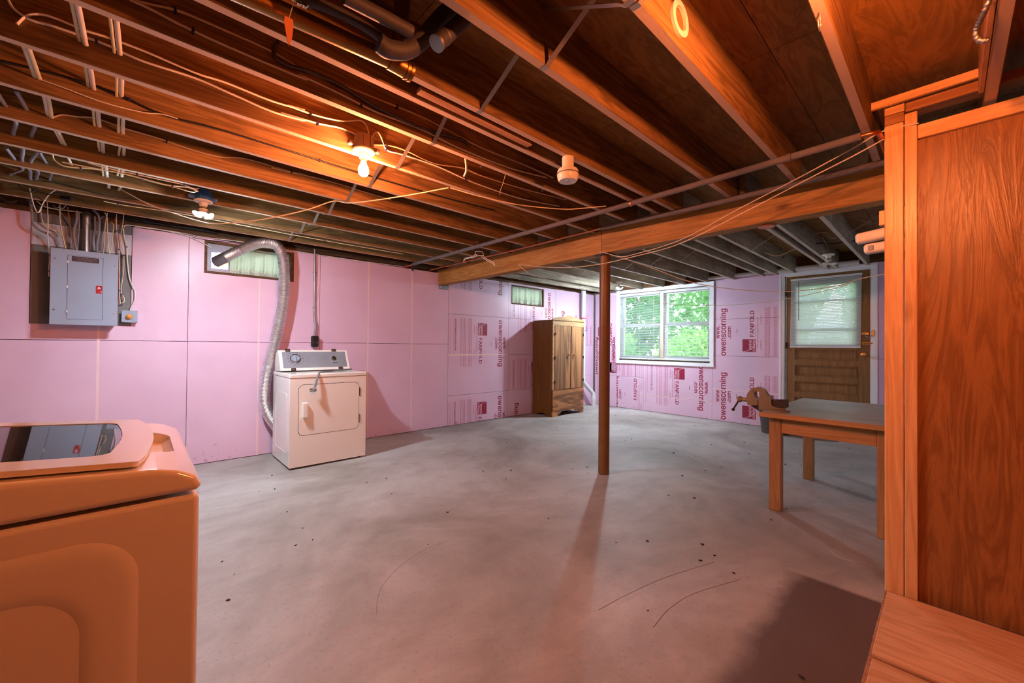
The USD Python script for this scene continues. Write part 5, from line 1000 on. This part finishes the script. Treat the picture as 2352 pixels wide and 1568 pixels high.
line('thin clothesline drooping across the double window', [(1352, 665), (1398, 674), (1440, 683), (1520, 696), (1600, 701), (1700, 699), (1818, 684), (1930, 659), (2031, 630)], EC[:2]+[.03, .0], E3+[.02, 0], .0028, tail=[(5.2, -1.0, 1.98), (5.3, YR+.002, 2.0)])
cp_ = [HY(272, 432, 4.1), HY(340, 468, 3.95), HY(400, 490, 3.80), HY(460, 509, 3.68), HY(500, 514, 3.58), HY(600, 504, 3.38), HY(700, 483, 3.2), HZ(765, 462, 2.283), HZ(800, 466, 2.27), HZ(860, 460, 2.255), HZ(950, 446, 2.262), HZ(1030, 431, 2.282)]
cable('pale line drooping under the joists from the bulb to past the lit lamps', cp_, .0042, 'rope', name='cord', cat_='cord')
cable('pale cord continuing from its joist staple toward the insulated pipe', [HZ(1034, 431, 2.282), HZ(1100, 450, 2.262), HZ(1190, 470, 2.246), HZ(1290, 480, 2.25), HZ(1340, 478, 2.262), HZ(1392, 473, 2.275)], .0042, 'rope', name='cord', cat_='cord')
# coil of wire and cables over the lamp by the door
f9 = lambda pts, x: [HX(1820+a*.16743, 480+b*.16743, x) for a, b in pts]
cable('tan cable sweeping along the dark joists to the lamp by the door', f9([(-380, 600), (-200, 640), (0, 560), (160, 450), (280, 330), (400, 260), (450, 210)], 5.5), .006, 'cable_tan')
cable('tan cable arching over to the lamp by the door', f9([(0, 580), (180, 450), (300, 345), (420, 318), (500, 320), (560, 380), (600, 395)], 5.55), .006, 'cable_tan')
for k, (l_, p_) in enumerate((('white coil of cable above the lamp by the door, outer loop', [(420, 290), (480, 270), (560, 320), (600, 390), (560, 405), (480, 370), (425, 310)]), ('white coil of cable above the lamp by the door, inner drop', [(420, 330), (425, 400), (445, 450), (470, 470)]))): cable(l_, f9(p_, 5.56), .006, 'cable_tan')
cable('black cable stapled across the joists to the lamp by the door', f9([(150, 530), (220, 500), (300, 475), (420, 468), (580, 478), (680, 455), (860, 436)], 5.58), .006, 'cable_black')
# little bits of dirt left on the concrete
rd = np.random.default_rng(5); bits = []
for k in range(90):
    x, y = rd.uniform(.3, 6.6), rd.uniform(.3, 4.8); s = rd.uniform(.004, .011)
    if 1.0 < x < 1.85 and y > 4.1 or 5 < x < 6.1 and y > 4.4 or x > 6.3 and y < 1.95: continue
    m = trimesh.creation.icosphere(1, s); m.vertices = m.vertices*[1, rd.uniform(.4, 1), .35]*(1+.4*rd.uniform(-1, 1, (len(m.vertices), 1)))
    bits.append(moved(rotz(m, rd.uniform(0, 180)), (x, y, s*.25)))
single('floor_debris', 'scattered dark crumbs and leaf bits on the concrete floor', 'debris', cat(*bits), 'dark_crumb', kind='stuff')
FLp = lambda *ps: [HZ(a, b, .0006) for a, b in ps]
for ps in (((1000, 1056), (1012, 1058), (1022, 1075), (1030, 1092), (1060, 1097), (1100, 1100), (1135, 1098), (1150, 1108)), ((1035, 1058), (1060, 1065), (1100, 1072), (1140, 1078), (1200, 1070), (1290, 1062)), ((1905, 1262), (1920, 1275), (1945, 1285), (1990, 1292)), ((1575, 1042), (1600, 1052), (1622, 1068))):
    c = spline(FLp(*ps), 6); part('/World/floor', 'chalk_mark', tube(c, .0045*(.5+.5*np.array([meshkit.noise(p*30) for p in c])), 6, flat=.06, up=(0, 0, 1)), 'chalk', smooth=True)
for ps in (((865, 1410), (868, 1370), (885, 1335), (925, 1295), (975, 1262), (1030, 1240)), ((1375, 1400), (1440, 1365), (1530, 1325), (1640, 1290)), ((1500, 1440), (1540, 1395), (1600, 1360), (1700, 1330))):
    part('/World/floor', 'scratch', tube(spline(FLp(*ps), 8), .0014, 6, flat=.12, up=(0, 0, 1)), 'scratch_dark', smooth=True)
for px_, py_, r_ in ((1210, 1308, .5), (1845, 1118, .4)): pass

# ------------------------------------------------------------------ outdoors: shrubs and trees seen through the blinds
def leaf_cloud(rg, cx, cy, cz, rx, ry, rz, n, s):
    d = rg.normal(size=(n, 3)); d /= np.linalg.norm(d, axis=1, keepdims=True); q = d*rg.uniform(.55, 1., (n, 1))**.6
    bump_ = .75+.5*meshkit.fbm(d*2.2+rg.uniform(0, 50), 3, 1)[:, None]
    C = q*bump_*[rx, ry, rz]+[cx, cy, cz]
    a = rg.normal(size=(n, 3)); a /= np.linalg.norm(a, axis=1, keepdims=True); b = np.cross(a, rg.normal(size=(n, 3))); b /= np.linalg.norm(b, axis=1, keepdims=True)
    L = s*rg.uniform(.6, 1.3, (n, 1)); V = np.stack([C-a*L, C+b*L*.45, C+a*L, C-b*L*.45], 1).reshape(-1, 3)
    k = np.arange(n)*4; F = np.vstack([np.stack([k, k+1, k+2], 1), np.stack([k, k+2, k+3], 1)])
    return trimesh.Trimesh(V, F, process=False)
rf = np.random.default_rng(9)
for k, (lab, nm, x, y, h, rx, ry, n, s, m) in enumerate((
    ('tall leafy green tree outside the window half nearer the door', 'tree', 13.5, 3.9, 6.0, 1.6, 1.6, 5200, .15, 'leaf_mid'), ('tall leafy green tree outside the window half nearer the wardrobe', 'tree', 13.0, 8.2, 6.4, 1.8, 1.8, 5200, .15, 'leaf_dark'),
    ('low bright shrub close outside the double window', 'shrub', 9.6, 4.1, 1.7, .8, 1.0, 3200, .075, 'leaf_bright'), ('broad shrub close outside the window half nearer the wardrobe', 'shrub', 10.0, 6.9, 1.9, .9, 1.2, 3200, .08, 'leaf_mid'),
    ('pale green tree beyond the glass of the back door', 'tree', 16.5, .6, 6.0, 1.8, 1.8, 4600, .15, 'leaf_bright'), ('shrub outside below the glass of the back door', 'shrub', 10.8, 1.6, 1.6, .9, .9, 2600, .08, 'leaf_mid'),
    ('wide tree beyond the shrubs, filling the gap between the two tall ones', 'tree', 19.5, 7.4, 9.0, 3.0, 3.2, 6500, .19, 'leaf_mid'), ('far tree standing at the end of the lawn', 'tree', 19.5, 15.6, 9.0, 3.0, 3.2, 5000, .19, 'leaf_bright'))):
    t = thing(nm, lab, nm, (x, y, -.3), group='greenery outside the windows')
    if nm == 'tree':
        part(t, 'trunk', tube(spline([(x, y, -.3), (x+.1, y+.05, h*.3), (x, y-.1, h*.6)], 6), [.16]*6+[.13]*6+[.08], 10), 'bark')
        part(t, 'foliage', leaf_cloud(rf, x, y, h*.52, rx, ry, h*.52, n, s), m, smooth=False, kind='stuff')
    else:
        part(t, 'stem', cat(*[rod((x+.1*i, y, -.3), (x+.3*i, y+.2*i, h*.4), .02, 6) for i in (-1, 0, 1)]), 'bark', kind='stuff')
        part(t, 'foliage', leaf_cloud(rf, x, y, h*.35, rx, ry, h*.6, n, s), m, smooth=False, kind='stuff')
